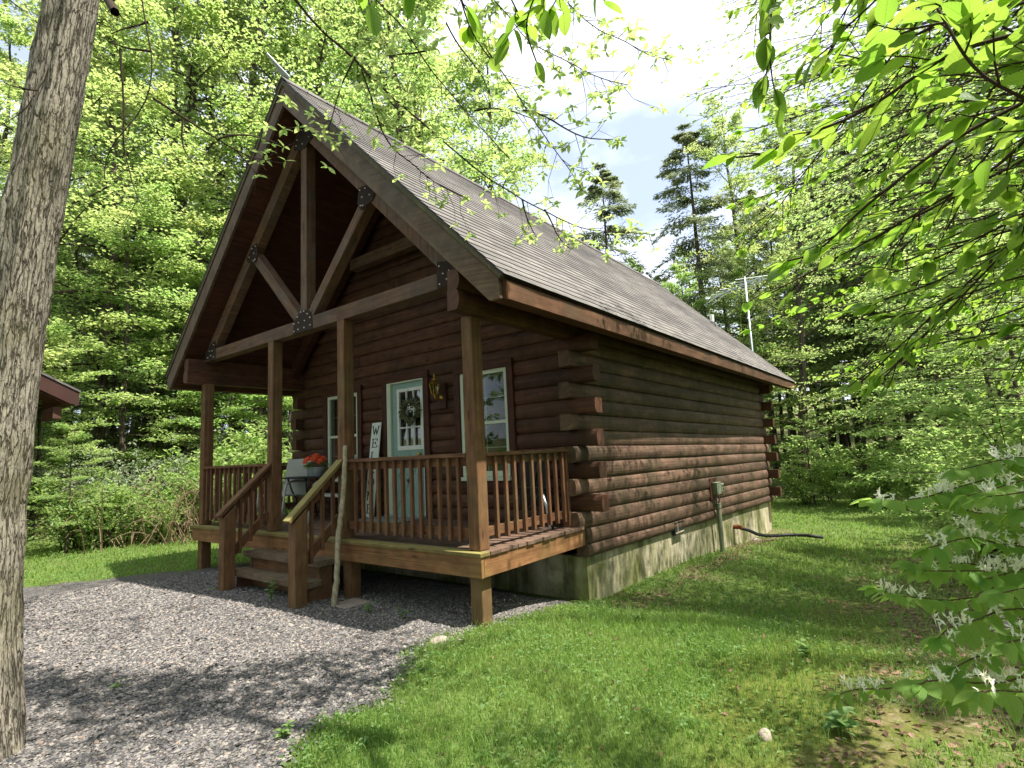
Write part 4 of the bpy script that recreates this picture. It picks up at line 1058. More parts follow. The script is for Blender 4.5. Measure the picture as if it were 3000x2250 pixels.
# ------------------------------------------------------------------ terrain
GP = np.array([(.50, -2.3), (.42, -1.96), (.33, -1.64), (.18, -1.08), (-.15, -.74), (-.22, -.3), (-.05, .30), (.02, .8), (-.25, 1.8), (-5.8, 1.8), (-5.9, .3), (-5.95, .0), (-6.55, -.98), (-7.0, -1.72), (-8.6, -3.3), (-13, -5.5), (-13, -10), (1.5, -10), (1.0, -4)])
def poly_dist(x, y, P):
    """signed distance, positive inside"""
    x = np.asarray(x, float); y = np.asarray(y, float)
    d = np.full(x.shape, 1e9); ins = np.zeros(x.shape, bool)
    n = len(P)
    for i in range(n):
        ax, ay = P[i]; bx, by = P[(i+1) % n]
        ex, ey = bx-ax, by-ay
        t = np.clip(((x-ax)*ex+(y-ay)*ey)/(ex*ex+ey*ey), 0, 1)
        d = np.minimum(d, np.hypot(x-ax-t*ex, y-ay-t*ey))
        c = (ay > y) != (by > y)
        with np.errstate(divide='ignore', invalid='ignore'):
            ins ^= c & (x < (bx-ax)*(y-ay)/(by-ay if by != ay else 1e-9)+ax)
    return np.where(ins, d, -d)
def gravel_mask(x, y):
    return poly_dist(x, y, GP)+(fbm(np.asarray(x)*2.3, np.asarray(y)*2.3)-.47)*.5
def gz(x, y):
    x = np.asarray(x, float); y = np.asarray(y, float)
    z = -.665+0*x
    w = sstep(-9, -5.5, x)
    z = z-.25*sstep(.3, 2.5, y)*(.25+.75*w)-.36*sstep(2.5, 11, y)*(.3+.7*w)
    z = z-.04*sstep(0, 3, x)*sstep(2, -2, y)
    z = z+.045*np.exp(-((x+3)**2/2.2+(y+.45)**2/.25))
    z = z+.10*np.clip(-x-11.5, 0, 40)*sstep(-11, -14, x)+.12*np.clip(y-25, 0, 60)
    z = z+.05*sstep(2.0, 4.5, x)*np.clip(x-2, 0, 20)*sstep(-1, 3, y)
    z = z+(fbm(x*.7, y*.7)-.47)*.10*sstep(0, .7, -gravel_mask(x, y))
    return z
def axis_pts(lo, hi, flo, fhi, st):
    core = list(np.arange(flo, fhi, st))
    a = []; v = flo; s = st
    while v > lo: s *= 1.16; v -= s; a.append(v)
    b = []; v = core[-1]; s = st
    while v < hi: s *= 1.16; v += s; b.append(v)
    return np.array(a[::-1]+core+b)
xs = axis_pts(-150, 150, -9, 5.5, .11); ys = axis_pts(-120, 160, -4.5, 12, .11)
X, Y = np.meshgrid(xs, ys, indexing='ij')
Z = gz(X, Y)
def litter_mask(x, y):
    # leaf litter lies under the bushes on the right, and in the strip along the foundation
    e = 2.5-.02*y
    a = sstep(-.25, .9, x-e+(fbm(x*1.6+9, y*1.6)-.47)*2.6)*sstep(12.5, 6.5, y)
    b = sstep(.55, .12, np.abs(x-.15)+(fbm(x*3, y*3+5)-.47)*.7)*sstep(6.0, 7.6, y)*sstep(11.2, 10.6, y)
    b2 = .75*sstep(.30, .05, np.abs(x-.42)+(fbm(x*4, y*2+5)-.47)*.8)*sstep(1.5, 2.2, y)*sstep(7.5, 6, y)
    c = sstep(17.5, 20.5, y+(fbm(x*.5, y*.5)-.5)*2)+sstep(-12.0, -14, x)
    return np.clip(a*.85+b+b2+c*.8, 0, 1)
def moss_mask(x, y):
    a = sstep(.2, .55, 1.0-np.abs(x-2.55+.02*y)/.8+(fbm(x*2.5+3, y*2.5)-.5)*1.8)*sstep(5, 1.5, y)*.8
    return np.clip(a, 0, 1)
nx, ny = len(xs), len(ys)
idx = np.arange(nx*ny).reshape(nx, ny)
F = np.stack([idx[:-1, :-1], idx[1:, :-1], idx[1:, 1:], idx[:-1, 1:]], -1).reshape(-1, 4)
def ground_mat():
    m = N('lawn_ground')
    p = m.pos()
    n1 = m.noise(p, 3.0, 6, .65); n2 = m.noise(p, 40, 4, .7); n3 = m.noise(p, 0.7, 4, .6)
    soil = m.ramp(n2, [(0.3, lin(52, 42, 30)), (0.7, lin(104, 86, 62))])
    grass = m.ramp(n2, [(0.25, (.06, .10, .024, 1)), (0.75, (.14, .19, .052, 1))])
    grass = m.mix(m.ramp(n3, [(0.4, 0.0), (0.65, 0.5)]), grass, (.09, .12, .03, 1))
    c = m.mix(m.ramp(n1, [(0.52, 0.0), (0.75, 0.7)]), grass, soil)
    ms = m.ramp(n2, [(0.25, (.055, .065, .012, 1)), (0.75, (.16, .17, .030, 1))])
    c = m.mix(m.math('MULTIPLY', m.attr('moss'), 0.9), c, ms)
    lt = m.ramp(m.voro(p, 34, 'F1', 'Color'), [(0.2, lin(64, 48, 38)), (0.6, lin(120, 96, 82)), (0.95, lin(164, 140, 124))])
    c = m.mix(m.math('MULTIPLY', m.attr('litter'), m.ramp(n1, [(0.38, .12), (.62, .85)])), c, lt)
    return m.done(m.bsdf(c, 0.95, 0.1, 0, m.bump(m.math('ADD', n2, n1), 0.6, 0.03)))
MT['ground'] = ground_mat()
g = np_mesh('lawn', np.stack([X, Y, Z], -1).reshape(-1, 3), [F], MT['ground'], None, None, None, True,
            col={'litter': litter_mask(X, Y).ravel(), 'moss': moss_mask(X, Y).ravel()})
tag(g, None, None, None, 'structure')

# gravel drive
gx = np.arange(-13, 1.6, .07); gy = np.arange(-9.5, 1.9, .07)
GX, GY = np.meshgrid(gx, gy, indexing='ij')
gm = gravel_mask(GX, GY)
idx = np.arange(len(gx)*len(gy)).reshape(len(gx), len(gy))
F = np.stack([idx[:-1, :-1], idx[1:, :-1], idx[1:, 1:], idx[:-1, 1:]], -1).reshape(-1, 4)
keep = (gm.ravel()[F].min(1) > 0)
F = F[keep]
used = np.unique(F); rem = -np.ones(idx.size, int); rem[used] = np.arange(len(used))
def gravel_mat(name, stones):
    m = N(name)
    p = m.pos()
    if stones:
        r = m.attr('rnd')
    else:
        r = m.voro(p, 44, 'F1', 'Color')
    c = m.ramp(r, [(0.0, lin(82, 80, 82)), (0.3, lin(106, 103, 103)), (0.55, lin(123, 119, 116)), (0.75, lin(137, 132, 126)), (0.92, lin(156, 147, 138)), (1.0, lin(130, 110, 96))])
    n = m.noise(p, 60, 4, .6)
    c = m.mix(0.4, c, m.ramp(n, [(0.3, .6), (0.7, 1.15)]), 'MULTIPLY')
    if not stones:
        e = m.voro(p, 44, 'DISTANCE_TO_EDGE')
        c = m.mix(m.ramp(e, [(0.0, 0.85), (0.25, 0.0)]), c, lin(54, 50, 50))
        h = m.bump(m.ramp(e, [(0.0, 0.0), (0.5, 1.0)]), 0.8, 0.02)
    else: h = m.bump(n, 0.2, 0.003)
    bl = m.noise(p, .8, 4, .6)
    c = m.mix(m.ramp(bl, [(0.5, 0.0), (0.72, 0.3)]), c, lin(96, 92, 84))
    return m.done(m.bsdf(c, 0.85, 0.25, 0, h))
g = np_mesh('gravel_drive', np.stack([GX, GY, gz(GX, GY)+.008], -1).reshape(-1, 3)[used], [rem[F]], gravel_mat('gravel_bed', False), None, None, None, True)
tag(g, None, None, None, 'structure')

def in_view(x, y, pad=.08):
    """horizontal field of view test, with some margin (only spares unseen blades)"""
    dx = x-CAM[0]; dy = y-CAM[1]
    dep = dx*fwd.x+dy*fwd.y; lat = dx*rgt.x+dy*rgt.y
    n = math.hypot(fwd.x, fwd.y)
    dep = dep/n
    return (dep > .3) & (np.abs(lat) < dep*(1.0+pad)+.6), np.hypot(dx, dy)
def scatter(rs, n, dmin, dmax, power=1.0):
    a = math.radians(37.4)+rs.uniform(-.84, .84, n)
    d = dmin+(dmax-dmin)*rs.rand(n)**power
    return CAM[0]-d*np.sin(a), CAM[1]+d*np.cos(a), d

def stones(rs, x, y, s, zoff=.0):
    n = len(x)
    tv = np.array([(1, 0, 0), (.3, .95, 0), (-.8, .55, 0), (-.75, -.6, 0), (.35, -.9, 0), (.1, .05, 1), (0, 0, -.8)])
    tf = np.array([(0, 1, 5), (1, 2, 5), (2, 3, 5), (3, 4, 5), (4, 0, 5), (1, 0, 6), (2, 1, 6), (3, 2, 6), (4, 3, 6), (0, 4, 6)])
    v = tv[None]*(1+rs.normal(0, .2, (n, 7, 3)))
    sc = np.stack([s*rs.uniform(.7, 1.25, n), s*rs.uniform(.55, .9, n), s*rs.uniform(.35, .6, n)], 1)
    v = v*sc[:, None]
    a = rs.uniform(0, 6.283, n); ca, sa = np.cos(a)[:, None], np.sin(a)[:, None]
    tl = rs.normal(0, .35, (n, 1))
    vx = v[..., 0]*ca-v[..., 1]*sa; vy = v[..., 0]*sa+v[..., 1]*ca
    vz = v[..., 2]+tl*vx
    co = np.stack([vx+x[:, None], vy+y[:, None], vz+(gz(x, y)+zoff)[:, None]+sc[:, 2:3]*.35], -1)
    F = (np.arange(n)[:, None, None]*7+tf[None]).reshape(-1, 3)
    return co.reshape(-1, 3), F, np.repeat(rs.rand(n), 7)
rs = np.random.RandomState(21)
x, y, d = scatter(rs, 200000, 2.2, 9.5, .8)
k = (gravel_mask(x, y)+rs.normal(0, .07, len(x)) > .0) & (y < 1.6)
x, y, d = x[k], y[k], d[k]
s = (.0065+.0085*rs.rand(len(x))**1.8)*(1+.04*d)
co, F, rn = stones(rs, x, y, s, .008)
g = np_mesh('gravel', co, [F], gravel_mat('gravel_stones', True), None, None, rn)
tag(g, None, None, None, 'stuff')

# grass
def blades(rs, x, y, h, w, lean):
    n = len(x)
    z = gz(x, y)
    a = rs.uniform(0, 6.283, n); b = rs.uniform(0, 6.283, n)
    wx, wy = np.cos(a)*w, np.sin(a)*w
    lx, ly = np.cos(b)*lean*h, np.sin(b)*lean*h
    co = np.stack([np.stack([x-wx, y-wy, z-.01], -1), np.stack([x+wx, y+wy, z-.01], -1),
                   np.stack([x+lx*.35+wx*.7, y+ly*.35+wy*.7, z+h*.55], -1), np.stack([x+lx*.35-wx*.7, y+ly*.35-wy*.7, z+h*.55], -1),
                   np.stack([x+lx, y+ly, z+h*.95], -1)], 1).reshape(-1, 3)
    i = np.arange(n)[:, None]*5
    return co, [np.concatenate([i, i+1, i+2, i+3], 1), np.concatenate([i+3, i+2, i+4], 1)]
def lawn_ok(rs, x, y, edge=.0):
    k = (gravel_mask(x, y)+rs.normal(0, .05, len(x)) < edge)
    k &= ~((x > -6) & (x < -.02) & (y > .4) & (y < 10.9))
    dens = 1-.82*litter_mask(x, y)*(y < 14)-.70*moss_mask(x, y)
    dens *= .55+.9*fbm(x*1.7, y*1.7)
    return k & (rs.rand(len(x)) < dens)
cs = []; fs3 = []; fs4 = []; rr = []; off = 0
for n, d0, d1, pw, h0, w0 in ((170000, .9, 6.0, .75, .046, .0024), (100000, 5.5, 22.0, .9, .055, .006)):
    x, y, d = scatter(rs, n, d0, d1, pw)
    k = lawn_ok(rs, x, y); x, y, d = x[k], y[k], d[k]
    h = h0*(.5+rs.rand(len(x))**2*1.3)*(.7+.7*fbm(x*.9+7, y*.9)); w = w0*(.7+.6*rs.rand(len(x)))*(1+.06*d)
    co, fl = blades(rs, x, y, h, w, rs.uniform(.1, .9, len(x)))
    cs.append(co); fs4.append(fl[0]+off); fs3.append(fl[1]+off); rr.append(np.repeat(np.clip(rs.rand(len(x))*.55+1.1*(fbm(x*1.1, y*1.1+4)-.25)*fbm(x*4, y*4)*1.6, 0, 1), 5)); off += len(co)
g = np_mesh('grass', np.concatenate(cs), [np.concatenate(fs4), np.concatenate(fs3)], MT['l_grass'], None, None, np.concatenate(rr))
tag(g, None, None, None, 'stuff')
# clover and small broad leaves between the blades
x, y, d = scatter(rs, 90000, .9, 12.0, .7)
k = lawn_ok(rs, x, y, .05) & (fbm(x*2.1+3, y*2.1+8)+rs.normal(0, .08, len(x)) > .50); x, y, d = x[k], y[k], d[k]
n = len(x); P = np.stack([x, y, gz(x, y)+rs.uniform(.01, .05, n)], 1)
Dr = np.stack([rs.normal(size=n), rs.normal(size=n), rs.uniform(-.1, .5, n)], 1)
co, fl, uv = leafcards(P, Dr, rs.normal(0, .35, (n, 3))+np.array([0, 0, 1]), .018+.030*rs.rand(n)**2, .014+.016*rs.rand(n)**2, .1, 1)
g = np_mesh('clover', co, fl, MT['l_clover'], None, uv, np.repeat(rs.rand(n), 4)); tag(g, None, None, None, 'stuff')
# dead leaves
x, y, d = scatter(rs, 42000, .9, 13.0, .7)
k = (rs.rand(len(x)) < litter_mask(x, y)*.9+.025) & (gravel_mask(x, y) < .25) & ~((x > -6) & (x < -.05) & (y > .4) & (y < 10.9)); x, y = x[k], y[k]
n = len(x); P = np.stack([x, y, gz(x, y)+rs.uniform(.002, .028, n)], 1)
co, fl, uv = leafcards(P, np.stack([rs.normal(size=n), rs.normal(size=n), rs.normal(0, .25, n)], 1), rs.normal(0, .4, (n, 3))+np.array([0, 0, 1]), .028+.035*rs.rand(n), .016+.02*rs.rand(n), .3, 2, .25)
g = np_mesh('leaf_litter', co, fl, MT['l_litter'], None, uv, np.repeat(rs.rand(n), len(co)//n)); tag(g, None, None, None, 'stuff')

# stones and weeds one can count
def rock(x, y, s, seed, lab, sq=.55):
    r = np.random.RandomState(seed); bm = bmesh.new(); bmesh.ops.create_icosphere(bm, subdivisions=3, radius=1)
    q = r.normal(size=(6, 3))
    for v in bm.verts:
        c = np.array(v.co); f_ = 1+.10*sum(math.sin(2.2*float(c @ w)+i) for i, w in enumerate(q))/2
        v.co = Vector((c[0]*s*f_, c[1]*s*.75*f_, c[2]*s*sq*f_))
    me = bpy.data.meshes.new('rock'); bm.to_mesh(me); bm.free(); me.materials.append(MT['stone'])
    me.polygons.foreach_set('use_smooth', [True]*len(me.polygons))
    o = link('rock', me); o.location = (x, y, float(gz(x, y))+s*sq*.02); o.rotation_euler = (0, 0, seed)
    tag(o, lab, 'rock')
rock(-.17, -.38, .085, 1, 'flat brownish stone at the edge of the gravel below the porch corner')
rock(2.40, -.50, .05, 2, 'small pale stone in the mossy grass at the bottom of the picture', .7)
rock(3.62, 2.95, .17, 3, 'grey rock half hidden in leaves behind the honeysuckle')
rock(.05, 8.9, .10, 4, 'pale stone lying by the foundation beside the drain hose')
def weed(x, y, h, n, ls, seed, lab, mat='l_clover', cat='weed'):
    r = np.random.RandomState(seed); z = float(gz(x, y))
    root = empty('weed', (x, y, z), lab, cat); m = MB(); P = []; Dd = []
    for i in range(max(2, n//5)):
        a = r.uniform(0, 6.283); l = h*r.uniform(.5, 1)
        p = [(x+math.cos(a)*l*.45*t**1.5, y+math.sin(a)*l*.45*t**1.5, z-.01+l*t) for t in (0, .35, .7, 1)]
        m.tube(p, [.003, .0025, .002, .001], 5)
        for j in range(6):
            t = .35+.65*j/5; b = a+j*2.4
            P.append((x+math.cos(a)*l*.45*t**1.5, y+math.sin(a)*l*.45*t**1.5, z+l*t)); Dd.append((math.cos(b), math.sin(b), r.uniform(-.1, .5)))
    m.build('stem', MT['l_grass'], root)
    P = np.array(P); Dd = np.array(Dd); k = len(P)
    co, fl, uv = leafcards(P, Dd, r.normal(0, .3, (k, 3))+np.array([0, 0, 1]), ls*r.uniform(.6, 1.2, k), ls*.55*r.uniform(.7, 1.1, k), .2, 3)
    np_mesh('leaves', co, fl, MT[mat], root, uv, np.repeat(r.rand(k), len(co)//k))
weed(-2.66, -.50, .26, 30, .055, 1, 'bright green weed growing in the gravel before the bottom step')
weed(-1.40, -.16, .13, 18, .06, 2, 'low broad-leaved weed in the gravel right of the walking stick')
weed(-.92, -.12, .12, 20, .045, 3, 'small yellow green weed in the gravel between the stick and the corner post')
weed(-3.95, -.55, .05, 8, .03, 4, 'tiny seedling at the foot of the left newel post')
weed(.20, -1.98, .09, 18, .05, 5, 'seedling where the gravel meets the grass near the bottom edge')
weed(-1.55, -2.25, .05, 14, .04, 6, 'small tuft of weed in the sunny gravel near the big trunk')
weed(2.72, -.30, .13, 24, .085, 7, 'pale rosette of long leaves on the moss at the lower right')
weed(2.35, .9, .10, 24, .07, 8, 'clump of pale broad leaves in the thin grass right of the cabin corner')
weed(.95, 1.0, .10, 24, .05, 9, 'leafy green clump in the lawn below the foundation corner')

# ------------------------------------------------------------------ trees
def tube_np(pts, rad, n=6):
    pts = np.array(pts, float); rad = np.array(rad, float)
    k = len(pts); d = np.gradient(pts, axis=0); d /= np.maximum(np.linalg.norm(d, axis=1, keepdims=True), 1e-9)
    ref = np.array([0, 0, 1.0]) if abs(d[0, 2]) < .9 else np.array([1.0, 0, 0])
    a = np.cross(d, ref); a /= np.maximum(np.linalg.norm(a, axis=1, keepdims=True), 1e-9); b = np.cross(d, a)
    t = np.arange(n)*2*np.pi/n
    ring = pts[:, None]+rad[:, None, None]*(a[:, None]*np.cos(t)[None, :, None]+b[:, None]*np.sin(t)[None, :, None])
    s = np.concatenate([[0], np.cumsum(np.linalg.norm(np.diff(pts, axis=0), axis=1))])
    uv = np.stack(np.broadcast_arrays(s[:, None], (np.arange(n)/n)[None]*rad.max()*6.283), -1)
    i = np.arange(k-1)[:, None]*n+np.arange(n)[None]; j = np.arange(k-1)[:, None]*n+(np.arange(n)[None]+1) % n
    F = np.stack([i, j, j+n, i+n], -1).reshape(-1, 4)
    return ring.reshape(-1, 3), F, uv.reshape(-1, 2)
class Wood:
    def __init__(s): s.c = []; s.f = []; s.u = []; s.n = 0
    def add(s, pts, rad, n=6):
        c, f, u = tube_np(pts, rad, n); s.c.append(c); s.f.append(f+s.n); s.u.append(u); s.n += len(c)
    def mesh(s, name, mat, parent=None, smooth=True):
        return np_mesh(name, np.concatenate(s.c), [np.concatenate(s.f)], mat, parent, np.concatenate(s.u), None, smooth)

def gen_broad(seed, H, r0, cb, R, nl, nt, nlf, ls, flat=.35, up=(12, 65), spread=.11):
    r = np.random.RandomState(seed); w = Wood()
    T = np.linspace(0, 1, 9); wob = np.cumsum(r.normal(0, .012*H, (9, 2)), axis=0)*.6; wob -= wob[0]
    tp = np.stack([wob[:, 0], wob[:, 1], T*H-.3*(T == 0)], 1); tr = r0*(1-T)**.8+.012; tr[0] *= 1.35
    w.add(tp, tr, 10)
    P = []; Dr = []
    for i in range(nl):
        q = (i+.5)/nl; t = cb+(1-cb)*q*.97
        o = np.array([np.interp(t, T, tp[:, a]) for a in range(3)])
        az = i*2.39996+r.uniform(-.4, .4); L = R*(.25+.95*(1-q)**.55*min(1, .55+q*2.2))*r.uniform(.7, 1.15)
        el = math.radians(up[0]+(up[1]-up[0])*q**1.3+r.uniform(-8, 8))
        h = np.array([math.cos(az), math.sin(az), 0]); sd = np.array([-h[1], h[0], 0])
        S_ = np.linspace(0, 1, 7); cur = r.uniform(-.18, .18)
        lp = o+np.outer(S_*L*math.cos(el), h)+np.outer(cur*L*S_**2, sd); lp[:, 2] += L*(math.sin(el)*S_-.18*S_**2)+r.normal(0, .03, 7)
        lr = max(.012, r0*.32*(1-t)**.5)*(1-S_*.92); w.add(lp, lr, 5)
        for j in range(nt):
            s_ = .18+.82*(j+.5)/nt; p0 = np.array([np.interp(s_, S_, lp[:, a]) for a in range(3)])
            sg = 1 if j % 2 else -1; b = sg*math.radians(r.uniform(25, 70))
            td = h*math.cos(b)+sd*math.sin(b)+np.array([0, 0, r.uniform(-.15, .30)])
            tl = L*.42*(1.15-s_*.75)*r.uniform(.6, 1.2); p1 = p0+td*tl
            w.add([p0, (p0+p1)/2+np.array([0, 0, .04*tl]), p1], [.012, .008, .003], 3)
            k = max(4, int(nlf*r.uniform(.5, 1.4)))
            u = r.rand(k)**.8
            pos = p0+np.outer(u, p1-p0)+r.normal(0, 1, (k, 3))*np.array([spread, spread, spread*flat])*(1+tl*.35)
            P.append(pos); Dr.append(np.tile(td, (k, 1))+r.normal(0, .8, (k, 3))*np.array([1, 1, .45]))
    P = np.concatenate(P); Dr = np.concatenate(Dr); n = len(P)
    nn = r.normal(0, .42, (n, 3))+np.array([0, 0, 1])
    co, fl, uv = leafcards(P, Dr, nn, ls*r.uniform(.6, 1.25, n), ls*.72*r.uniform(.7, 1.2, n), .2, 1, .18)
    # clump-wise tone so that sprays differ from each other
    tone = np.clip(.5+.35*np.sin(P[:, 0]*1.7+P[:, 2]*2.3+seed)*np.sin(P[:, 1]*1.9-P[:, 2]*1.1)+r.normal(0, .22, n), 0, 1)
    return w, co, fl, uv, np.repeat(tone, 4)

def gen_hemlock(seed, H, r0, cb, R, tiers, per, nt, nc, ls):
    r = np.random.RandomState(seed); w = Wood()
    T = np.linspace(0, 1, 8); tp = np.stack([r.normal(0, .03, 8).cumsum(), r.normal(0, .03, 8).cumsum(), T*H-.3*(T == 0)], 1)
    w.add(tp, r0*(1-T)+.01, 8); P = []; Dr = []
    for i in range(tiers):
        for k in range(per):
            q = (i+r.rand())/tiers; t = cb+(1-cb)*q
            if r.rand() < .12: continue
            o = np.array([np.interp(t, T, tp[:, a]) for a in range(3)])
            L = (R*(1-q)**.62+.16)*r.uniform(.55, 1.15); az = r.uniform(0, 6.283); h = np.array([math.cos(az), math.sin(az), 0]); sd = np.array([-h[1], h[0], 0])
            S_ = np.linspace(0, 1, 5); rise = .35 if q > .7 else .10
            lp = o+np.outer(S_*L, h); lp[:, 2] += L*(rise*S_-(.50 if q < .7 else .32)*S_**2)
            w.add(lp, .022*(1-S_*.9)*(1.2-q), 4)
            for j in range(nt):
                s_ = .12+.88*(j+.5)/nt; p0 = np.array([np.interp(s_, S_, lp[:, a]) for a in range(3)])
                sg = 1 if j % 2 else -1; td = h*.75+sd*sg*r.uniform(.5, 1.0)+np.array([0, 0, -.22]); tl = .5*L*(1.1-s_)*r.uniform(.7, 1.2)+.08
                u = r.rand(nc); P.append(p0+np.outer(u*tl, td)+r.normal(0, .035, (nc, 3))*np.array([1, 1, .6]))
                Dr.append(np.tile(td, (nc, 1))+sd*(r.choice([-1, 1], nc)*.8)[:, None]+r.normal(0, .25, (nc, 3)))
    P = np.concatenate(P); Dr = np.concatenate(Dr); n = len(P)
    co, fl, uv = leafcards(P, Dr, r.normal(0, .35, (n, 3))+np.array([0, 0, 1]), ls*r.uniform(.6, 1.3, n), ls*.34*r.uniform(.7, 1.2, n), .1, 1, .12)
    tone = np.clip(.45+r.normal(0, .25, n)+.25*np.sin(P[:, 2]*3+P[:, 0]*2), 0, 1)
    return w, co, fl, uv, np.repeat(tone, 4)

def gen_shrub(seed, H, R, ns, nt, nlf, ls):
    r = np.random.RandomState(seed); w = Wood(); P = []; Dr = []
    for i in range(ns):
        az = i*2.4+r.uniform(-.4, .4); o = np.array([r.normal(0, .12), r.normal(0, .12), -.05]); L = R*r.uniform(.35, 1.0); hh = H*r.uniform(.55, 1.0)
        S_ = np.linspace(0, 1, 6); h = np.array([math.cos(az), math.sin(az), 0]); lp = o+np.outer(S_**1.4*L, h); lp[:, 2] += hh*(1.35*S_-.35*S_**3)*.96
        w.add(lp, .014*(1-S_*.85), 4)
        for j in range(nt):
            s_ = .12+.88*(j+.5)/nt; p0 = np.array([np.interp(s_, S_, lp[:, a]) for a in range(3)]); a2 = r.uniform(0, 6.283)
            td = np.array([math.cos(a2), math.sin(a2), r.uniform(-.15, .6)]); tl = .42*H*r.uniform(.35, .9)*(1.15-.5*s_); p1 = p0+td*tl
            w.add([p0, p1], [.006, .002], 3); k = max(3, int(nlf*r.uniform(.5, 1.4))); u = r.rand(k)
            P.append(p0+np.outer(u, p1-p0)+r.normal(0, .05, (k, 3))); Dr.append(np.tile(td, (k, 1))+r.normal(0, .7, (k, 3)))
    P = np.concatenate(P); Dr = np.concatenate(Dr); P[:, 2] = np.maximum(P[:, 2], .03); n = len(P)
    co, fl, uv = leafcards(P, Dr, r.normal(0, .45, (n, 3))+np.array([0, 0, 1]), ls*r.uniform(.6, 1.3, n), ls*.6*r.uniform(.7, 1.2, n), .2, 1, .18)
    return w, co, fl, uv, np.repeat(np.clip(r.normal(.5, .28, n), 0, 1), 4)

PROTO = {}
def proto(key, gen, leafmat, barkmat='bark2', names=('trunk', 'crown')):
    w, co, fl, uv, rn = gen
    a = w.mesh(names[0], MT[barkmat]); b = np_mesh(names[1], co, fl, MT[leafmat], None, uv, rn)
    PROTO[key] = (a.data, b.data, names)
    bpy.data.objects.remove(a); bpy.data.objects.remove(b)
def plant(key, x, y, sc, rz, name, label, cat, group=None, sz=None, zoff=0.0, leafmat=None):
    r = empty(name, (x, y, float(gz(x, y))+zoff), label, cat, group)
    r.rotation_euler = (0, 0, rz); r.scale = (sc, sc, sz or sc)
    a, b, names = PROTO[key]
    for me, nm in ((a, names[0]), (b, names[1])):
        o = bpy.data.objects.new(nm, me); COL.objects.link(o); o.parent = r
        if leafmat and nm == names[1]:
            o.material_slots[0].link = 'OBJECT'; o.material_slots[0].material = MT[leafmat]
    return r
def pol(px, d):
    """bearing as seen from the drive, distance in metres"""
    a = yaw-math.atan((px-1500)/1581.0)
    return CAM[0]-d*math.sin(a), CAM[1]+d*math.cos(a)

proto('m0', gen_broad(1, 18, .17, .14, 3.9, 36, 10, 62, .118), 'l_maple')
proto('m1', gen_broad(2, 20, .20, .16, 4.4, 38, 10, 62, .122), 'l_maple')
proto('m2', gen_broad(3, 17, .15, .10, 3.5, 34, 10, 62, .112), 'l_beech')
proto('m3', gen_broad(9, 21, .22, .20, 4.8, 36, 10, 66, .125), 'l_maple')
proto('s0', gen_broad(4, 6.5, .05, .10, 2.3, 22, 9, 44, .090, .25, (5, 50), .10), 'l_beech')
proto('s1', gen_broad(5, 8.0, .07, .14, 2.7, 24, 9, 46, .095, .22, (0, 45), .10), 'l_beech')
proto('h0', gen_hemlock(6, 14, .16, .06, 3.1, 30, 5, 11, 17, .17), 'l_hem')
proto('h2', gen_hemlock(8, 17, .21, .33, 2.9, 26, 5, 10, 16, .18), 'l_hem')
proto('h1', gen_hemlock(7, 16, .20, .14, 3.0, 30, 5, 11, 17, .175), 'l_hem')
NS = ('stems', 'foliage')
proto('b0', gen_shrub(11, 1.7, 1.3, 9, 8, 22, .11), 'l_shrub', 'twig', NS)
proto('b1', gen_shrub(12, 2.4, 1.3, 9, 9, 24, .12), 'l_beech', 'twig', NS)
proto('b2', gen_shrub(13, 1.2, 1.1, 10, 7, 24, .075), 'l_shrub', 'twig', NS)
proto('b3', gen_shrub(14, 2.0, 1.4, 11, 8, 24, .075), 'l_silver', 'twig', NS)
RP = random.Random(77)
def pp(key, px, d, sc, name, label, cat, group=None, **kw):
    x, y = pol(px, d); return plant(key, x, y, sc, RP.uniform(0, 6.28), name, label, cat, group, **kw)
# left bank, from the big trunk to the cabin
pp('s0', 205, 14.2, .38, 'sapling', 'small bright sapling on the bank just right of the big trunk', 'tree')
pp('b0', 215, 14.6, 1.05, 'shrub', 'low shrub at the foot of the bank under the neighbouring roof corner', 'shrub')
pp('b3', 262, 17.0, 1.1, 'shrub', 'pale silvery shrub high on the bank right of the neighbouring roof corner', 'shrub')
pp('b3', 365, 16.6, 1.15, 'shrub', 'largest pale silvery shrub in the middle of the left bank', 'shrub')
pp('b2', 300, 14.2, 1.25, 'shrub', 'rounded green shrub at the lawn edge between trunk and porch', 'shrub')
pp('b0', 395, 14.9, .8, 'shrub', 'thin shrub with bare stalks below the silvery shrub', 'shrub')
pp('b2', 470, 14.4, 1.0, 'shrub', 'low green shrub at the lawn edge left of the porch', 'shrub')
pp('b1', 525, 15.6, .8, 'shrub', 'green shrub growing through the tangle of canes left of the porch', 'shrub')
pp('b3', 520, 16.8, 1.05, 'shrub', 'pale shrub tangled in brambles left of the porch post', 'shrub')
pp('b1', 575, 16.2, .9, 'shrub', 'green shrub right behind the left porch post', 'shrub')
pp('b1', 660, 16.0, 1.1, 'shrub', 'bright shrub seen through the left end of the porch railing', 'shrub')
pp('b0', 730, 15.0, 1.25, 'shrub', 'bright shrub seen through the porch left of the steps', 'shrub')
pp('b1', 800, 16.5, 1.2, 'shrub', 'shrub seen through the porch behind the patio chair', 'shrub')
pp('b0', 860, 15.0, 1.1, 'shrub', 'shrub at the left rear corner of the porch beside the log ends', 'shrub')
pp('b1', 110, 19.5, 1.3, 'shrub', 'tall shrub on the bank behind the neighbouring roof corner', 'shrub')
pp('b3', 610, 19.0, 1.3, 'shrub', 'pale shrub under the cabin eave beyond the left porch post', 'shrub')
pp('s0', 660, 19.5, .95, 'sapling', 'leafy sapling seen under the porch roof between the two left posts', 'tree')
pp('s1', 745, 21.5, .85, 'sapling', 'taller sapling seen under the porch roof beside the second post', 'tree')
pp('s0', 850, 19.0, .95, 'sapling', 'sapling seen between the porch post and the log ends', 'tree')
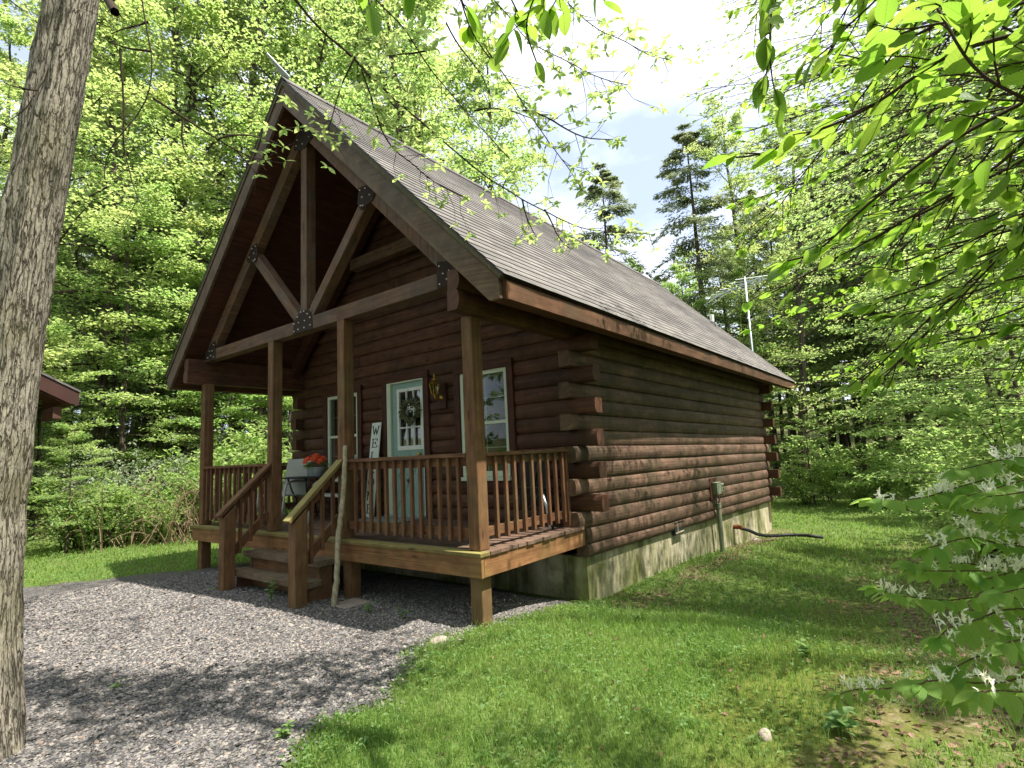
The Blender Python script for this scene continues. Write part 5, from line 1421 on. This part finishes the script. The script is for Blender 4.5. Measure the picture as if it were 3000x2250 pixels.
pp('s0', 440, 20.5, .9, 'sapling', 'bright green sapling below the cabin eave on the left', 'tree')
pp('s1', 505, 22.5, .95, 'sapling', 'sapling with glowing leaves beside the left rake of the cabin roof', 'tree')
pp('s0', 100, 17.0, .8, 'sapling', 'sapling hidden behind the big trunk at the left edge', 'tree')
pp('h0', 330, 22.5, .78, 'hemlock', 'dark hemlock above the left bank right of the neighbouring roof', 'tree')
pp('h1', 455, 25.0, .72, 'hemlock', 'dark hemlock with bare trunk between the left bank and the cabin roof', 'tree')
pp('h0', 190, 25.5, .80, 'hemlock', 'dark hemlock behind the big trunk on the left', 'tree')
pp('h0', 620, 27.0, .66, 'hemlock', 'small dark hemlock low behind the left rake of the cabin', 'tree')
pp('h1', 760, 27.0, .70, 'hemlock', 'dark hemlock seen through the porch', 'tree')
gl = 'tall trees in spring leaf behind the left bank'
L1 = 'tall slender tree in bright spring leaf in the wood left of the cabin'
pp('m0', 40, 19.0, 1.1, 'maple_tree', 'tall bright tree left of the big trunk at the picture edge', 'tree')
pp('m2', 255, 21.0, 1.05, 'maple_tree', 'tall bright tree directly right of the big trunk', 'tree')
pp('m1', 400, 23.5, 1.25, 'maple_tree', 'tall tree midway between the big trunk and the roof peak', 'tree')
pp('m3', 560, 24.5, 1.25, 'maple_tree', 'tall tree with forked grey limbs left of the roof peak', 'tree')
pp('m0', 700, 26.5, 1.45, 'maple_tree', 'tall tree rising just left of the roof peak', 'tree')
pp('m2', 770, 23.0, 1.65, 'maple_tree', 'pale green tree filling the sky close to the left of the roof peak', 'tree')
pp('m0', 905, 27.0, 1.75, 'maple_tree', 'pale green tree whose top shows just over the roof peak', 'tree')
pp('m1', 850, 29.0, 1.5, 'maple_tree', 'tall tree rising straight behind the roof peak', 'tree')
for px, d, k in ((120, 28, 'm3'), (330, 31, 'm0'), (470, 33, 'm1'), (640, 34, 'm2'), (210, 36, 'm1'), (780, 37, 'm3'), (-40, 26, 'm2'), (540, 41, 'm0')):
    pp(k, px, d, 1.05, 'maple_tree', L1, 'tree', gl)
for px, d, k in ((60, 33, 's1'), (150, 30, 's0'), (240, 28, 's1'), (300, 26, 's0'), (380, 29, 's1'), (450, 30, 's0'), (520, 28, 's1'), (600, 30, 's1'), (680, 27, 's0'), (740, 30, 's1'), (820, 28, 's1'), (880, 25, 's0'), (180, 22, 's1'), (560, 21, 's1'), (350, 19.5, 's1')):
    pp(k, px, d, 1.25, 'sapling', 'bushy bright sapling filling the gap between the trunks of the left wood', 'tree', 'saplings between the trunks of the left wood')
for px, d, k in ((-20, 44, 'm1'), (80, 48, 'm0'), (180, 46, 'm3'), (280, 50, 'm1'), (380, 46, 'm0'), (480, 50, 'm3'), (580, 46, 'm1'), (680, 50, 'm0'), (780, 46, 'm2'), (880, 44, 'm1')):
    pp(k, px, d, 1.0, 'maple_tree', 'tall slender tree far back in the wood left of the cabin', 'tree', 'trees far back in the left wood')
# behind the roof
pp('m3', 960, 25.0, 1.4, 'maple_tree', 'tall yellow green tree behind the ridge just right of the roof peak', 'tree')
pp('m2', 1140, 24.5, 1.75, 'maple_tree', 'tall yellow green tree rising over the upper roof slope', 'tree')
pp('m0', 1320, 25.5, 1.65, 'maple_tree', 'yellow green tree over the middle of the roof slope', 'tree')
pp('m2', 1480, 27.0, 1.42, 'maple_tree', 'yellow green tree over the roof, last tall one before the open sky', 'tree')
pp('m1', 1060, 34.0, 1.5, 'maple_tree', 'tree farther back behind the ridge right of the roof peak', 'tree')
pp('m1', 1260, 36.0, 1.5, 'maple_tree', 'tree farther back over the middle of the roof', 'tree')
pp('m2', 1600, 31.0, .92, 'maple_tree', 'lower tree on the skyline behind the roof beside the open sky', 'tree')
pp('h0', 1800, 25.0, 1.10, 'hemlock', 'hemlock with pointed top standing alone against the open sky', 'tree')
pp('h1', 2080, 25.0, 1.06, 'hemlock', 'tallest hemlock right of the open sky, half hidden by leafy branches', 'tree')
pp('m2', 1900, 30.0, .60, 'maple_tree', 'pale round topped tree low between the two pointed hemlocks', 'tree')
pp('m1', 2170, 25.0, .86, 'maple_tree', 'yellow green tree covering the foot of the tallest hemlock', 'tree')
pp('m2', 2030, 22.5, .55, 'maple_tree', 'small bright tree directly behind the rear end of the roof ridge', 'tree')
pp('h0', 1960, 30.0, .80, 'hemlock', 'shorter hemlock between the two pointed ones', 'tree')
pp('m2', 1700, 36.0, .66, 'maple_tree', 'small round tree low on the skyline between roof and hemlock', 'tree')
# right hand wood
pp('h2', 2250, 32.0, .95, 'hemlock', 'dark hemlock behind the tv aerial', 'tree')
pp('h2', 2420, 31.0, .90, 'hemlock', 'dark hemlock whose trunk stands right of the rear eave', 'tree')
pp('h2', 2560, 25.5, .85, 'hemlock', 'hemlock with slim dark trunk in the right hand wood', 'tree')
pp('h2', 2690, 28.0, .90, 'hemlock', 'hemlock with straight trunk beside the shady gap in the wood', 'tree')
pp('h2', 2840, 25.0, .85, 'hemlock', 'hemlock deep in the right hand wood behind the honeysuckle', 'tree')
pp('m0', 2330, 23.0, .85, 'maple_tree', 'bright tree just right of the tv aerial', 'tree')
pp('m2', 2500, 26.0, .72, 'maple_tree', 'bright tree in the right hand wood over the sunny lawn strip', 'tree')
pp('m1', 2660, 30.0, .95, 'maple_tree', 'tall tree at the back of the right hand wood', 'tree')
pp('m0', 2800, 28.0, .95, 'maple_tree', 'bright tree at the right behind the overhanging branches', 'tree')
pp('m3', 2960, 28.0, .95, 'maple_tree', 'tall tree at the right edge of the picture', 'tree')
gr = 'trees at the back of the right hand wood'
for px, d, k, s in ((2200, 36, 'm1', .75), (2400, 38, 'm0', .85), (2560, 36, 'm3', .9), (2750, 38, 'm1', 1.0), (2900, 34, 'm2', 1.1), (3050, 32, 'm0', 1.0)):
    pp(k, px, d, s, 'maple_tree', 'tall leafy tree far back in the wood right of the cabin', 'tree', gr)
for px, d, k in ((2150, 24, 's1'), (2220, 26, 's0'), (2290, 27, 's1'), (2380, 30, 's1'), (2470, 31, 's0'), (2570, 33, 's0'), (2680, 25, 's1'), (2760, 27, 's1'), (2840, 24, 's0'), (2920, 27, 's1'), (2700, 20, 's0')):
    pp(k, px, d, 1.15, 'sapling', 'bushy sapling between the trunks of the right hand wood', 'tree', 'saplings between the trunks of the right wood')
for px, d, k in ((2150, 48, 'm1'), (2300, 46, 'm0'), (2420, 50, 'm3'), (2540, 47, 'm1'), (2660, 50, 'm0'), (2780, 46, 'm3'), (2900, 48, 'm1'), (3000, 42, 'm0')):
    pp(k, px, d, .85, 'maple_tree', 'tall leafy tree at the very back of the wood right of the cabin', 'tree', 'trees at the very back of the right wood')
gh = 'hemlocks at the back of the right hand wood'
for px, d, k, s in ((2310, 30, 'h2', .85), (2450, 31, 'h2', .9), (2500, 27, 'h2', .8), (2610, 30, 'h2', .9), (2650, 26, 'h2', .8), (2760, 30, 'h2', .85)):
    pp(k, px, d, s, 'hemlock', 'dark hemlock far back in the wood right of the cabin', 'tree', gh)
pp('s0', 2350, 20.5, .45, 'sapling', 'sapling in front of the dark trunks right of the rear log ends', 'tree')
pp('s1', 2750, 20.5, .80, 'sapling', 'layered sapling at the far edge of the lawn on the right', 'tree')
pp('s0', 2880, 11.5, .80, 'sapling', 'sapling behind the honeysuckle bush at the right', 'tree')
pp('s1', 2990, 17.5, .85, 'sapling', 'tall sapling at the right edge behind the overhanging branches', 'tree')
for i, (px, d, k, lab) in enumerate([(2330, 20.5, 'b0', 'low shrub at the wood edge right beside the rear log ends'), (2400, 21.5, 'b1', 'leafy shrub below the dark trunks at the wood edge'), (2480, 19.8, 'b2', 'small shrub at the wood edge over the sunny lawn strip'),
        (2560, 20.5, 'b0', 'shrub at the wood edge left of the shady gap'), (2640, 19.0, 'b1', 'shrub at the wood edge in the middle of the right lawn'), (2710, 17.0, 'b0', 'shrub at the lawn edge behind the honeysuckle tip'), (2800, 14.0, 'b1', 'broad shrub at the lawn edge right of the honeysuckle tip'),
        (2900, 11.0, 'b0', 'dark shrub behind the upper honeysuckle blossoms'), (2985, 8.5, 'b1', 'shrub close behind the honeysuckle at the right edge'), (2840, 9.0, 'b2', 'low dark leaved shrub on the lawn behind the honeysuckle')]):
    pp(k, px, d, 1.0, 'shrub', lab, 'shrub')
# brambles on the bank
def bramble(px, d, n, seed, lab):
    x, y = pol(px, d); z = float(gz(x, y)); r = np.random.RandomState(seed)
    root = empty('bramble', (x, y, z), lab, 'bramble'); w = Wood()
    for i in range(n):
        a = r.uniform(0, 6.283); L = r.uniform(.5, 1.5); h = r.uniform(.5, 1.7); S_ = np.linspace(0, 1, 7)
        ox, oy = x+r.normal(0, .5), y+r.normal(0, .5)
        w.add(np.stack([ox+math.cos(a)*L*S_+r.normal(0, .03, 7), oy+math.sin(a)*L*S_, z-.05+h*(2.6*S_-1.9*S_**2)], 1), .011*(1-S_*.8), 4)
    w.mesh('canes', MT['cane'], root)
bramble(470, 14.2, 26, 1, 'tangle of bare brown bramble canes on the bank left of the porch')
bramble(560, 14.3, 40, 2, 'largest tangle of dry brown canes beside the left porch post')
bramble(350, 14.2, 16, 3, 'few dry canes sticking out of the left bank shrubs')

# undergrowth that nobody could count
rs = np.random.RandomState(5)
n = 90000
x = rs.uniform(-30, 14, n); y = rs.uniform(-5, 34, n)
dd = np.maximum(sstep(17.3, 19.5, y+(fbm(x*.6, y*.6)-.5)*2.5)*(x > -9), sstep(-9.6, -11.4, x+(fbm(x*.6, y*.6)-.5)*2))
dd = np.maximum(dd, sstep(3.6, 5.2, x+(fbm(x*.7, y*.7)-.5)*1.8-.02*y)*(y > 1.5))
v, dist = in_view(x, y)
k = v & (rs.rand(n) < dd*np.clip(26/np.maximum(dist, 8), .4, 1)); x, y = x[k], y[k]; n = len(x)
P = np.stack([x, y, gz(x, y)+rs.rand(n)**1.6*(.25+.55*fbm(x*.9, y*.9))], 1)
co, fl, uv = leafcards(P, rs.normal(size=(n, 3))*np.array([1, 1, .4]), rs.normal(0, .4, (n, 3))+np.array([0, 0, 1]), .07+.07*rs.rand(n), .045+.04*rs.rand(n), .2, 1, .15)
g = np_mesh('undergrowth', co, fl, MT['l_shrub'], None, uv, np.repeat(rs.rand(n), 4)); tag(g, None, None, None, 'stuff')

# ------------------------------------------------------------------ the big leaning tree at the left
bt = empty('big_tree', tuple(DATA['trunk'][1]), 'big leaning tree with furrowed grey bark at the left edge, twigs hanging across the sky', 'tree')
tp = np.array(DATA['trunk'], float)-np.array(r2)*.035
tp = np.concatenate([[tp[0]+(tp[0]-tp[1])*3], tp, [tp[-1]+(tp[-1]-tp[-2])*1.2, tp[-1]+(tp[-1]-tp[-2])*3.2]])
s = np.concatenate([[0], np.cumsum(np.linalg.norm(np.diff(tp, axis=0), axis=1))])
ss = np.linspace(0, s[-1], 240); tq = np.stack([np.interp(ss, s, tp[:, a]) for a in range(3)], 1)
for _ in range(14): tq[1:-1] = (tq[:-2]+tq[2:]+tq[1:-1]*2)/4
tr = np.interp(ss, [0, .22, .5, 1.0, 2.5, s[-1]*.8, s[-1]], [.30, .215, .172, .154, .145, .118, .09])
c, Fq, uvq = tube_np(tq, tr, 72)
ang = np.tile(np.arange(72)/72*6.2832, len(tq)); hh = np.repeat(ss, 72)
ax = np.repeat(tq, 72, axis=0); rad = c-ax
fur = vnoise(ang*9+2.0*vnoise(ang*3, hh*3), hh*5)-.5
big = vnoise(ang*1.3, hh*1.1)-.5
c = ax+rad*(1+.15*fur+.10*big)[:, None]
np_mesh('trunk', c, [Fq], MT['bark'], bt, uvq, None, True)
def whorls(r, P, n_each, L, W, droop=.1):
    pp_ = []; dd_ = []
    for p in P:
        k = r.randint(3, n_each+1); a0 = r.uniform(0, 6.28); tx, ty = r.normal(0, .4, 2)
        for j in range(k):
            a = a0+6.283*j/k+r.normal(0, .2); pp_.append(p); dd_.append((math.cos(a), math.sin(a), r.uniform(-.35, .35)+tx*math.cos(a)+ty*math.sin(a)))
    pp_ = np.array(pp_); dd_ = np.array(dd_); n = len(pp_)
    return leafcards(pp_, dd_, r.normal(0, .3, (n, 3))+np.array([0, 0, 1]), L*r.uniform(.6, 1.2, n), W*r.uniform(.7, 1.15, n), .25, 3, .15)+(np.repeat(r.rand(n), 12),)
def smooth_line(pts, step=.05):
    p = np.array(pts, float); s = np.concatenate([[0], np.cumsum(np.linalg.norm(np.diff(p, axis=0), axis=1))])
    n = max(6, int(s[-1]/step)); q = np.stack([np.interp(np.linspace(0, s[-1], n), s, p[:, a]) for a in range(3)], 1)
    for _ in range(3): q[1:-1] = (q[:-2]+q[2:]+2*q[1:-1])/4
    return q, s[-1]
r = np.random.RandomState(31); w = Wood(); WP = []
top = tq[-30]
def branch(w, pts, r0, r1, root=None, sub=.10, subl=.22, WP=None, wd=.6, bare=.0):
    if root is not None:
        a = np.array(root, float); b = np.array(pts[0], float)
        pts = [tuple(a), tuple(a*.6+b*.4+np.array([0, 0, .25])), tuple(a*.2+b*.8+np.array([0, 0, .12]))]+list(pts)
    q, L = smooth_line(pts); n = len(q); q = q+np.cumsum(r.normal(0, .004, (n, 3)), axis=0)*.35
    w.add(q, np.linspace(r0, r1, n), 6)
    st = int(n*bare); i = st+2
    while i < n-1:
        d = q[min(i+1, n-1)]-q[i-1]; d /= np.linalg.norm(d); sd = rv(r, 1)[0]; sd -= d*(sd @ d); sd /= np.linalg.norm(sd)
        l = subl*r.uniform(.35, 1.2); e = q[i]+(d*.6+sd*.8)*l; md = (q[i]+e)/2+rv(r, 1)[0]*l*.12
        w.add([q[i], md, e], [max(.0018, r1*.9), .0015, .0009], 4)
        if WP is not None:
            for p in ((e,) if r.rand() < wd else ()): WP.append(p)
            if r.rand() < wd*.5: WP.append(md)
            if r.rand() < .75:
                e2 = md+(rv(r, 1)[0]+d)*l*.4; w.add([md, e2], [.0014, .0008], 3); WP.append(e2)
        i += max(1, int(sub/.05*r.uniform(.6, 1.5)))
    if WP is not None: WP.append(q[-1])
main_roots = {0, 1, 2, 3, 4, 6}
for i, pts in enumerate(DATA['C']):
    big_ = i in (0, 1, 2)
    branch(w, pts, {0: .017, 1: .012, 2: .011}.get(i, .0065), .0028, top+np.array([.1, 0, -.1*i]) if i in main_roots else None,   .058, .27, WP, .85, .22 if i in main_roots else 0)
nb0 = len(WP)
for i, pts in enumerate(DATA['Dd']):
    branch(w, pts, {0: .013, 6: .026, 7: .012}.get(i, .006), {6: .02}.get(i, .0022), (tq[int(len(tq)*.86)] if i in (0, 6) else tq[int(len(tq)*.60)] if i == 7 else None), .16, .15, None)
WP += [np.array(p) for p in DATA['whorl']]
for p in DATA['whorl']:
    a = np.array(p, float); w.add([a, a+np.array([r.normal(0, .06), r.normal(0, .06), r.uniform(.03, .12)])], [.0018, .001], 3)
w.mesh('branches', MT['twig'], bt)
co, fl, uv, rn = whorls(r, WP, 5, .056, .026)
np_mesh('leaves', co, fl, MT['l_maple'], bt, uv, rn)
# unseen crown above the picture, added and shifted to shade the gravel
gw, co, fl, uv, rn = gen_broad(61, 6.5, .09, .05, 2.9, 24, 8, 8, .10)
sh = np.array(tq[-1])+np.array([1.1, .35, -.5])
np_mesh('shade_branches', np.concatenate(gw.c)+sh, [np.concatenate(gw.f)], MT['bark2'], bt, np.concatenate(gw.u), None, True)
np_mesh('crown', co+sh, fl, MT['l_maple'], bt, uv, rn)

# ------------------------------------------------------------------ broad-leaved tree reaching in from the right
rt = empty('overhanging_tree', (5.35, -2.2, -.75), 'tree reaching in from the right with large oval bright green leaves close by', 'tree')
r = np.random.RandomState(41); w = Wood()
tk = np.array([(5.35, -2.2, -.9), (5.3, -2.15, 1.0), (5.2, -2.05, 2.4), (5.05, -1.9, 4.0), (4.9, -1.7, 6.0), (4.8, -1.5, 8.0)])
q, L = smooth_line(tk, .15); w.add(q, np.linspace(.10, .02, len(q)), 12)
LP = []; LD = []; LL = []
def leafy(pts, r0, root, ls, gap=.055, side=.12):
    a = np.array(root, float); b = np.array(pts[0], float)
    full = [tuple(a), tuple(a*.5+b*.5+np.array([0, 0, .08]))]+list(pts)
    q, L = smooth_line(full, .03); n = len(q); w.add(q, np.linspace(r0, .0022, n), 6)
    i = n//8; sg = 1
    while i < n-1:
        d = q[min(i+1, n-1)]-q[i-1]; d /= np.linalg.norm(d); h = np.cross(d, [0, 0, 1.0]); h /= max(np.linalg.norm(h), 1e-6); sg = -sg
        sd = h*sg+np.array([0, 0, r.uniform(-.35, .45)])
        l = side*r.uniform(.3, 1.3); e = q[i]+(d*.75+sd*.7)*l; w.add([q[i], (q[i]+e)/2+rv(r, 1)[0]*.006, e], [.0024, .0018, .0012], 4)
        for j in range(r.randint(2, 5)):
            t = r.uniform(.35, 1.0); p = q[i]+(e-q[i])*t
            LP.append(p); LD.append(d*.7+sd*r.uniform(-.6, 1.0)*np.array([1, 1, .4])+np.array([0, 0, -.06])+r.normal(0, .25, 3)*np.array([1, 1, .6])); LL.append(ls*r.uniform(.65, 1.2))
        i += max(1, int(gap/.03*r.uniform(.7, 1.5)))
    LP.append(q[-1]); LD.append(q[-1]-q[-3]); LL.append(ls)
for i, pts in enumerate(DATA['A']):
    z0 = pts[0][2]; k = np.argmin(np.abs(tk[:, 2]-z0+.35))
    root = np.array([np.interp(z0-.3, tk[:, 2], tk[:, a]) for a in range(3)])
    if i in (8, 9): root = np.array([np.interp(z0+.1, tk[:, 2], tk[:, a]) for a in range(3)])
    leafy(pts, .011 if i in (0, 1, 2, 3) else .008, root, .082 if i not in (4, 6, 12) else .07, .06, .11)
for i, pts in enumerate(DATA['Aover']):
    leafy(pts, .006, np.array(pts[0])+np.array([1.2, -.3, .9]), .082, .10, .06)
# further sprays that thicken the right hand side
for i in range(44):
    z = r.uniform(.4, 4.2); o = np.array([np.interp(z, tk[:, 2], tk[:, a]) for a in range(3)])
    px = r.uniform(2380, 3000) if i % 3 else r.uniform(2150, 2600); py = r.uniform(-100, 1080) if i < 22 else r.uniform(560, 1180); dep = r.uniform(1.7, 3.8)
    tip = CAM+np.array(fwd+r2*((px-1500)/1581)-u2*((py-1125)/1581))*dep
    st = o+(tip-o)*.35+np.array([0, 0, .25])
    leafy([tuple(st), tuple((st+tip)/2+np.array([0, 0, .12])), tuple(tip)], .007, o, .060, .065, .16)
w.mesh('trunk', MT['twig'], rt)
LP = np.array(LP); LD = np.array(LD); LL = np.array(LL); n = len(LP)
co, fl, uv = leafcards(LP, LD, r.normal(0, .38, (n, 3))+np.array([0, 0, 1]), LL*r.uniform(.6, 1.1, n), LL*.5*r.uniform(.7, 1.2, n), r.uniform(.05, .4, (n, 1)), 6, r.uniform(-.05, .28, n))
np_mesh('leaves', co, fl, MT['l_near'], rt, uv, np.repeat(r.rand(n), len(co)//n), True)

gw, co, fl, uv, rn = gen_broad(63, 3.2, .05, .15, 1.6, 15, 7, 4, .09)  # crown out of view, added on a limb to cast shade on the gravel
sh = np.array([3.0, -1.2, 4.5])
np_mesh('shade_branches', np.concatenate([np.concatenate(gw.c)+sh]+[tube_np([(4.95, -1.78, 5.0), (4.1, -1.5, 4.9), (3.0, -1.2, 4.6)], [.03, .03, .03], 6)[0]]), [np.concatenate([np.concatenate(gw.f), tube_np([(4.95, -1.78, 5.0), (4.1, -1.5, 4.9), (3.0, -1.2, 4.6)], [.03, .03, .03], 6)[1]+gw.n])], MT['twig'], rt)
np_mesh('crown', co+sh, fl, MT['l_maple'], rt, uv, rn)

# ------------------------------------------------------------------ second, small-leaved tree beyond the right edge
st_ = empty('leafy_tree', (6.6, 3.2, -.9), 'tree with airy curtain of small pale green leaves over the right side of the lawn', 'tree')
w = Wood(); LP = []; LD = []; LL = []
tk = np.array([(6.6, 3.2, -1.1), (6.55, 3.25, 1.0), (6.4, 3.35, 3.0), (6.2, 3.5, 5.0), (6.0, 3.7, 7.0)])
q, L = smooth_line(tk, .2); w.add(q, np.linspace(.13, .03, len(q)), 12)
for i in range(252):
    if i >= 216: px, py, dep = r.uniform(2260, 2760), r.uniform(640, 1120), r.uniform(8.5, 12.5)
    elif i >= 192: px, py, dep = r.uniform(1985, 2330), r.uniform(-140, 400)-.0, r.uniform(4.6, 7.0)
    elif i >= 168: px, py, dep = r.uniform(2450, 3050), r.uniform(420, 1150), r.uniform(3.4, 7.0)
    elif i >= 136: px, py, dep = 2400, 600, 8
    elif i >= 118: px, py, dep = r.uniform(2300, 2760), r.uniform(1050, 1300), r.uniform(9.0, 12.0)
    elif i < 50:
        px, py, dep = r.uniform(2080, 2950), r.uniform(-120, 560), r.uniform(4.2, 7.5)
        if px < 2300: dep = r.uniform(5.5, 7.5)
    elif i < 76: px, py, dep = r.uniform(2500, 3050), r.uniform(450, 1150), r.uniform(3.2, 6.0)
    else: px, py, dep = r.uniform(2330, 2760), r.uniform(380, 820), r.uniform(7.5, 10.5)
    tip = np.array([r.uniform(1.6, 2.4), r.uniform(2.4, 7.0), r.uniform(3.5, 4.8)]) if 96 <= i < 118 or 136 <= i < 168 else CAM+np.array(fwd+r2*((px-1500)/1581)-u2*((py-1125)/1581))*dep
    z = np.clip(tip[2]-r.uniform(.2, 1.2), .5, 6.5); o = np.array([np.interp(z, tk[:, 2], tk[:, a]) for a in range(3)])
    st = o+(tip-o)*.4+np.array([0, 0, .3]); mid = (st+tip)/2+np.array([0, 0, .18])
    leafy([tuple(st), tuple(mid), tuple(tip)], .010, o, .062, .085, .24)
w.mesh('trunk', MT['twig'], st_)
LP = np.array(LP); LD = np.array(LD); LL = np.array(LL); n = len(LP)
co, fl, uv = leafcards(LP, LD, r.normal(0, .5, (n, 3))+np.array([0, 0, 1]), LL, LL*.58*r.uniform(.8, 1.15, n), .22, 2, r.uniform(.0, .35, n))
np_mesh('leaves', co, fl, MT['l_beech'], st_, uv, np.repeat(r.rand(n), len(co)//n), False)

# ------------------------------------------------------------------ honeysuckle
hs = empty('honeysuckle_bush', (4.75, -2.2, -.8), 'honeysuckle bush with cream white flowers at the lower right', 'shrub')
r = np.random.RandomState(51); w = Wood(); LP = []; LD = []; LL = []; FP = []; FD = []
HX = []
for i in range(13):
    px, py = r.uniform(2700, 3020), r.uniform(1330, 2080); dep = r.uniform(1.05, 1.7)
    tip = CAM+np.array(fwd+r2*((px-1500)/1581)-u2*((py-1125)/1581))*dep
    far_ = CAM+np.array(fwd+r2*((px+430-1500)/1581)-u2*((py+r.uniform(-60, 120)-1125)/1581))*(dep*1.05)
    HX.append([tuple(far_), tuple((far_+tip)/2+np.array([0, 0, .035])), tuple(tip)])
for i, pts in enumerate(list(DATA['H'])+HX):
    a = np.array([4.75+r.normal(0, .12), -2.2+r.normal(0, .12), -.82]); b = np.array(pts[0], float)
    full = [tuple(a), tuple(a*.7+b*.3+np.array([0, 0, .15])), tuple(a*.3+b*.7+np.array([.02, 0, .12]))]+list(pts)
    q, L = smooth_line(full, .02); n = len(q); w.add(q, np.linspace(.006, .0014, n), 6)
    vis = int(L*.45/.02) if n > 40 else n//3
    k = max(4, n-int(np.linalg.norm(np.diff(np.array(pts), axis=0), axis=1).sum()/L*n)); j = k; sg = 1
    while j < n-1:
        d = q[min(j+1, n-1)]-q[j-1]; d /= np.linalg.norm(d); h = np.cross(d, [0, 0, 1.0]); h /= max(np.linalg.norm(h), 1e-6)
        t = (j-k)/max(n-k, 1)
        for s_ in (-1, 1):
            LP.append(q[j]); LD.append(d*.55+h*s_*r.uniform(.6, 1.0)+np.array([0, 0, r.uniform(-.75, -.15)])); LL.append(.046*r.uniform(.65, 1.25))
        if r.rand() < .42 and t > .12:
            for f_ in range(r.randint(4, 10)):
                FP.append(q[j]+r.normal(0, .008, 3)); FD.append(np.array([0, 0, 1.0])+r.normal(0, .38, 3)+h*r.uniform(-.3, .3))
        j += max(1, int(.036/.02*r.uniform(.8, 1.6)))
    for s_ in (-.7, .7, 0): LP.append(q[-1]); LD.append(d+h*s_+np.array([0, 0, -.3])); LL.append(.048)
w.mesh('stems', MT['dirt'], hs)
LP = np.array(LP); LD = np.array(LD); LL = np.array(LL); n = len(LP)
co, fl, uv = leafcards(LP, LD, r.normal(0, .3, (n, 3))+np.array([0, 0, 1]), LL, LL*.56*r.uniform(.8, 1.2, n), r.uniform(.05, .4, (n, 1)), 6, r.uniform(0, .45, n))
np_mesh('leaves', co, fl, MT['l_honey'], hs, uv, np.repeat(r.rand(n), len(co)//n), True)
P2 = []; D2 = []; L2 = []; W2 = []
for p, d in zip(FP, FD):
    d = d/np.linalg.norm(d); l = r.uniform(.016, .024)
    P2.append(p); D2.append(d); L2.append(l); W2.append(.0058)
    for j in range(3):
        P2.append(p+d*l*.75); D2.append(d*.5+rv(r, 1)[0]*.9); L2.append(l*.6); W2.append(.0042)
n = len(P2)
co, fl, uv = leafcards(np.array(P2), np.array(D2), rv(r, n), np.array(L2), np.array(W2), .3, 2, .15)
np_mesh('blossom', co, fl, MT['flower'], hs, uv, np.repeat(r.rand(n), len(co)//n))
# trees whose crowns stand beside the lawn on the right

# the wood all round the clearing: what closes it far behind, and beyond the frame, one leafy mass
cs = []; f4 = []; rr = []; mi = []; off = 0; rs = np.random.RandomState(91)
for i, (x, y, s_) in enumerate([(11.5, 1.5, 1.0), (12.8, 6.0, 1.1), (14.5, 17, 1.1), (12, -4, 1.0), (10.5, -9, 1.05), (6.5, -13, 1.0), (1.5, -15.5, 1.1), (-4, -15, 1.0), (-9.5, -14.5, 1.1), (-15, -12, 1.0), (16, 2, 1.2), (17, 9, 1.2), (15, -8, 1.2), (9, -17, 1.2), (-1, -21, 1.2), (-8, -20, 1.2), (-19, -8, 1.1), (4, -19, 1.1)]+[pol(px, 56+5*(k % 2))+(1.25,) for k, px in enumerate(range(-50, 3100, 150))]):
    gw, co, fl, uv, rn = gen_broad(200+i, 15*s_, .2, .03, 3.9, 26, 8, 22, .34 if i < 18 else .30)
    sh = np.array([x, y, float(gz(x, y))])
    cs.append(co+sh); f4.append(fl[0]+off); mi.append(np.zeros(len(fl[0]), int)); rr.append(rn); off += len(co)
    c = np.concatenate(gw.c)+sh; fw = np.concatenate(gw.f)
    cs.append(c); f4.append(fw+off); mi.append(np.ones(len(fw), int)); rr.append(np.full(len(c), .5)); off += len(c)
g = np_mesh('woods', np.concatenate(cs), [np.concatenate(f4)], [MT['l_beech'], MT['bark2']], None, None, np.concatenate(rr), False, np.concatenate(mi)); tag(g, None, None, None, 'stuff')
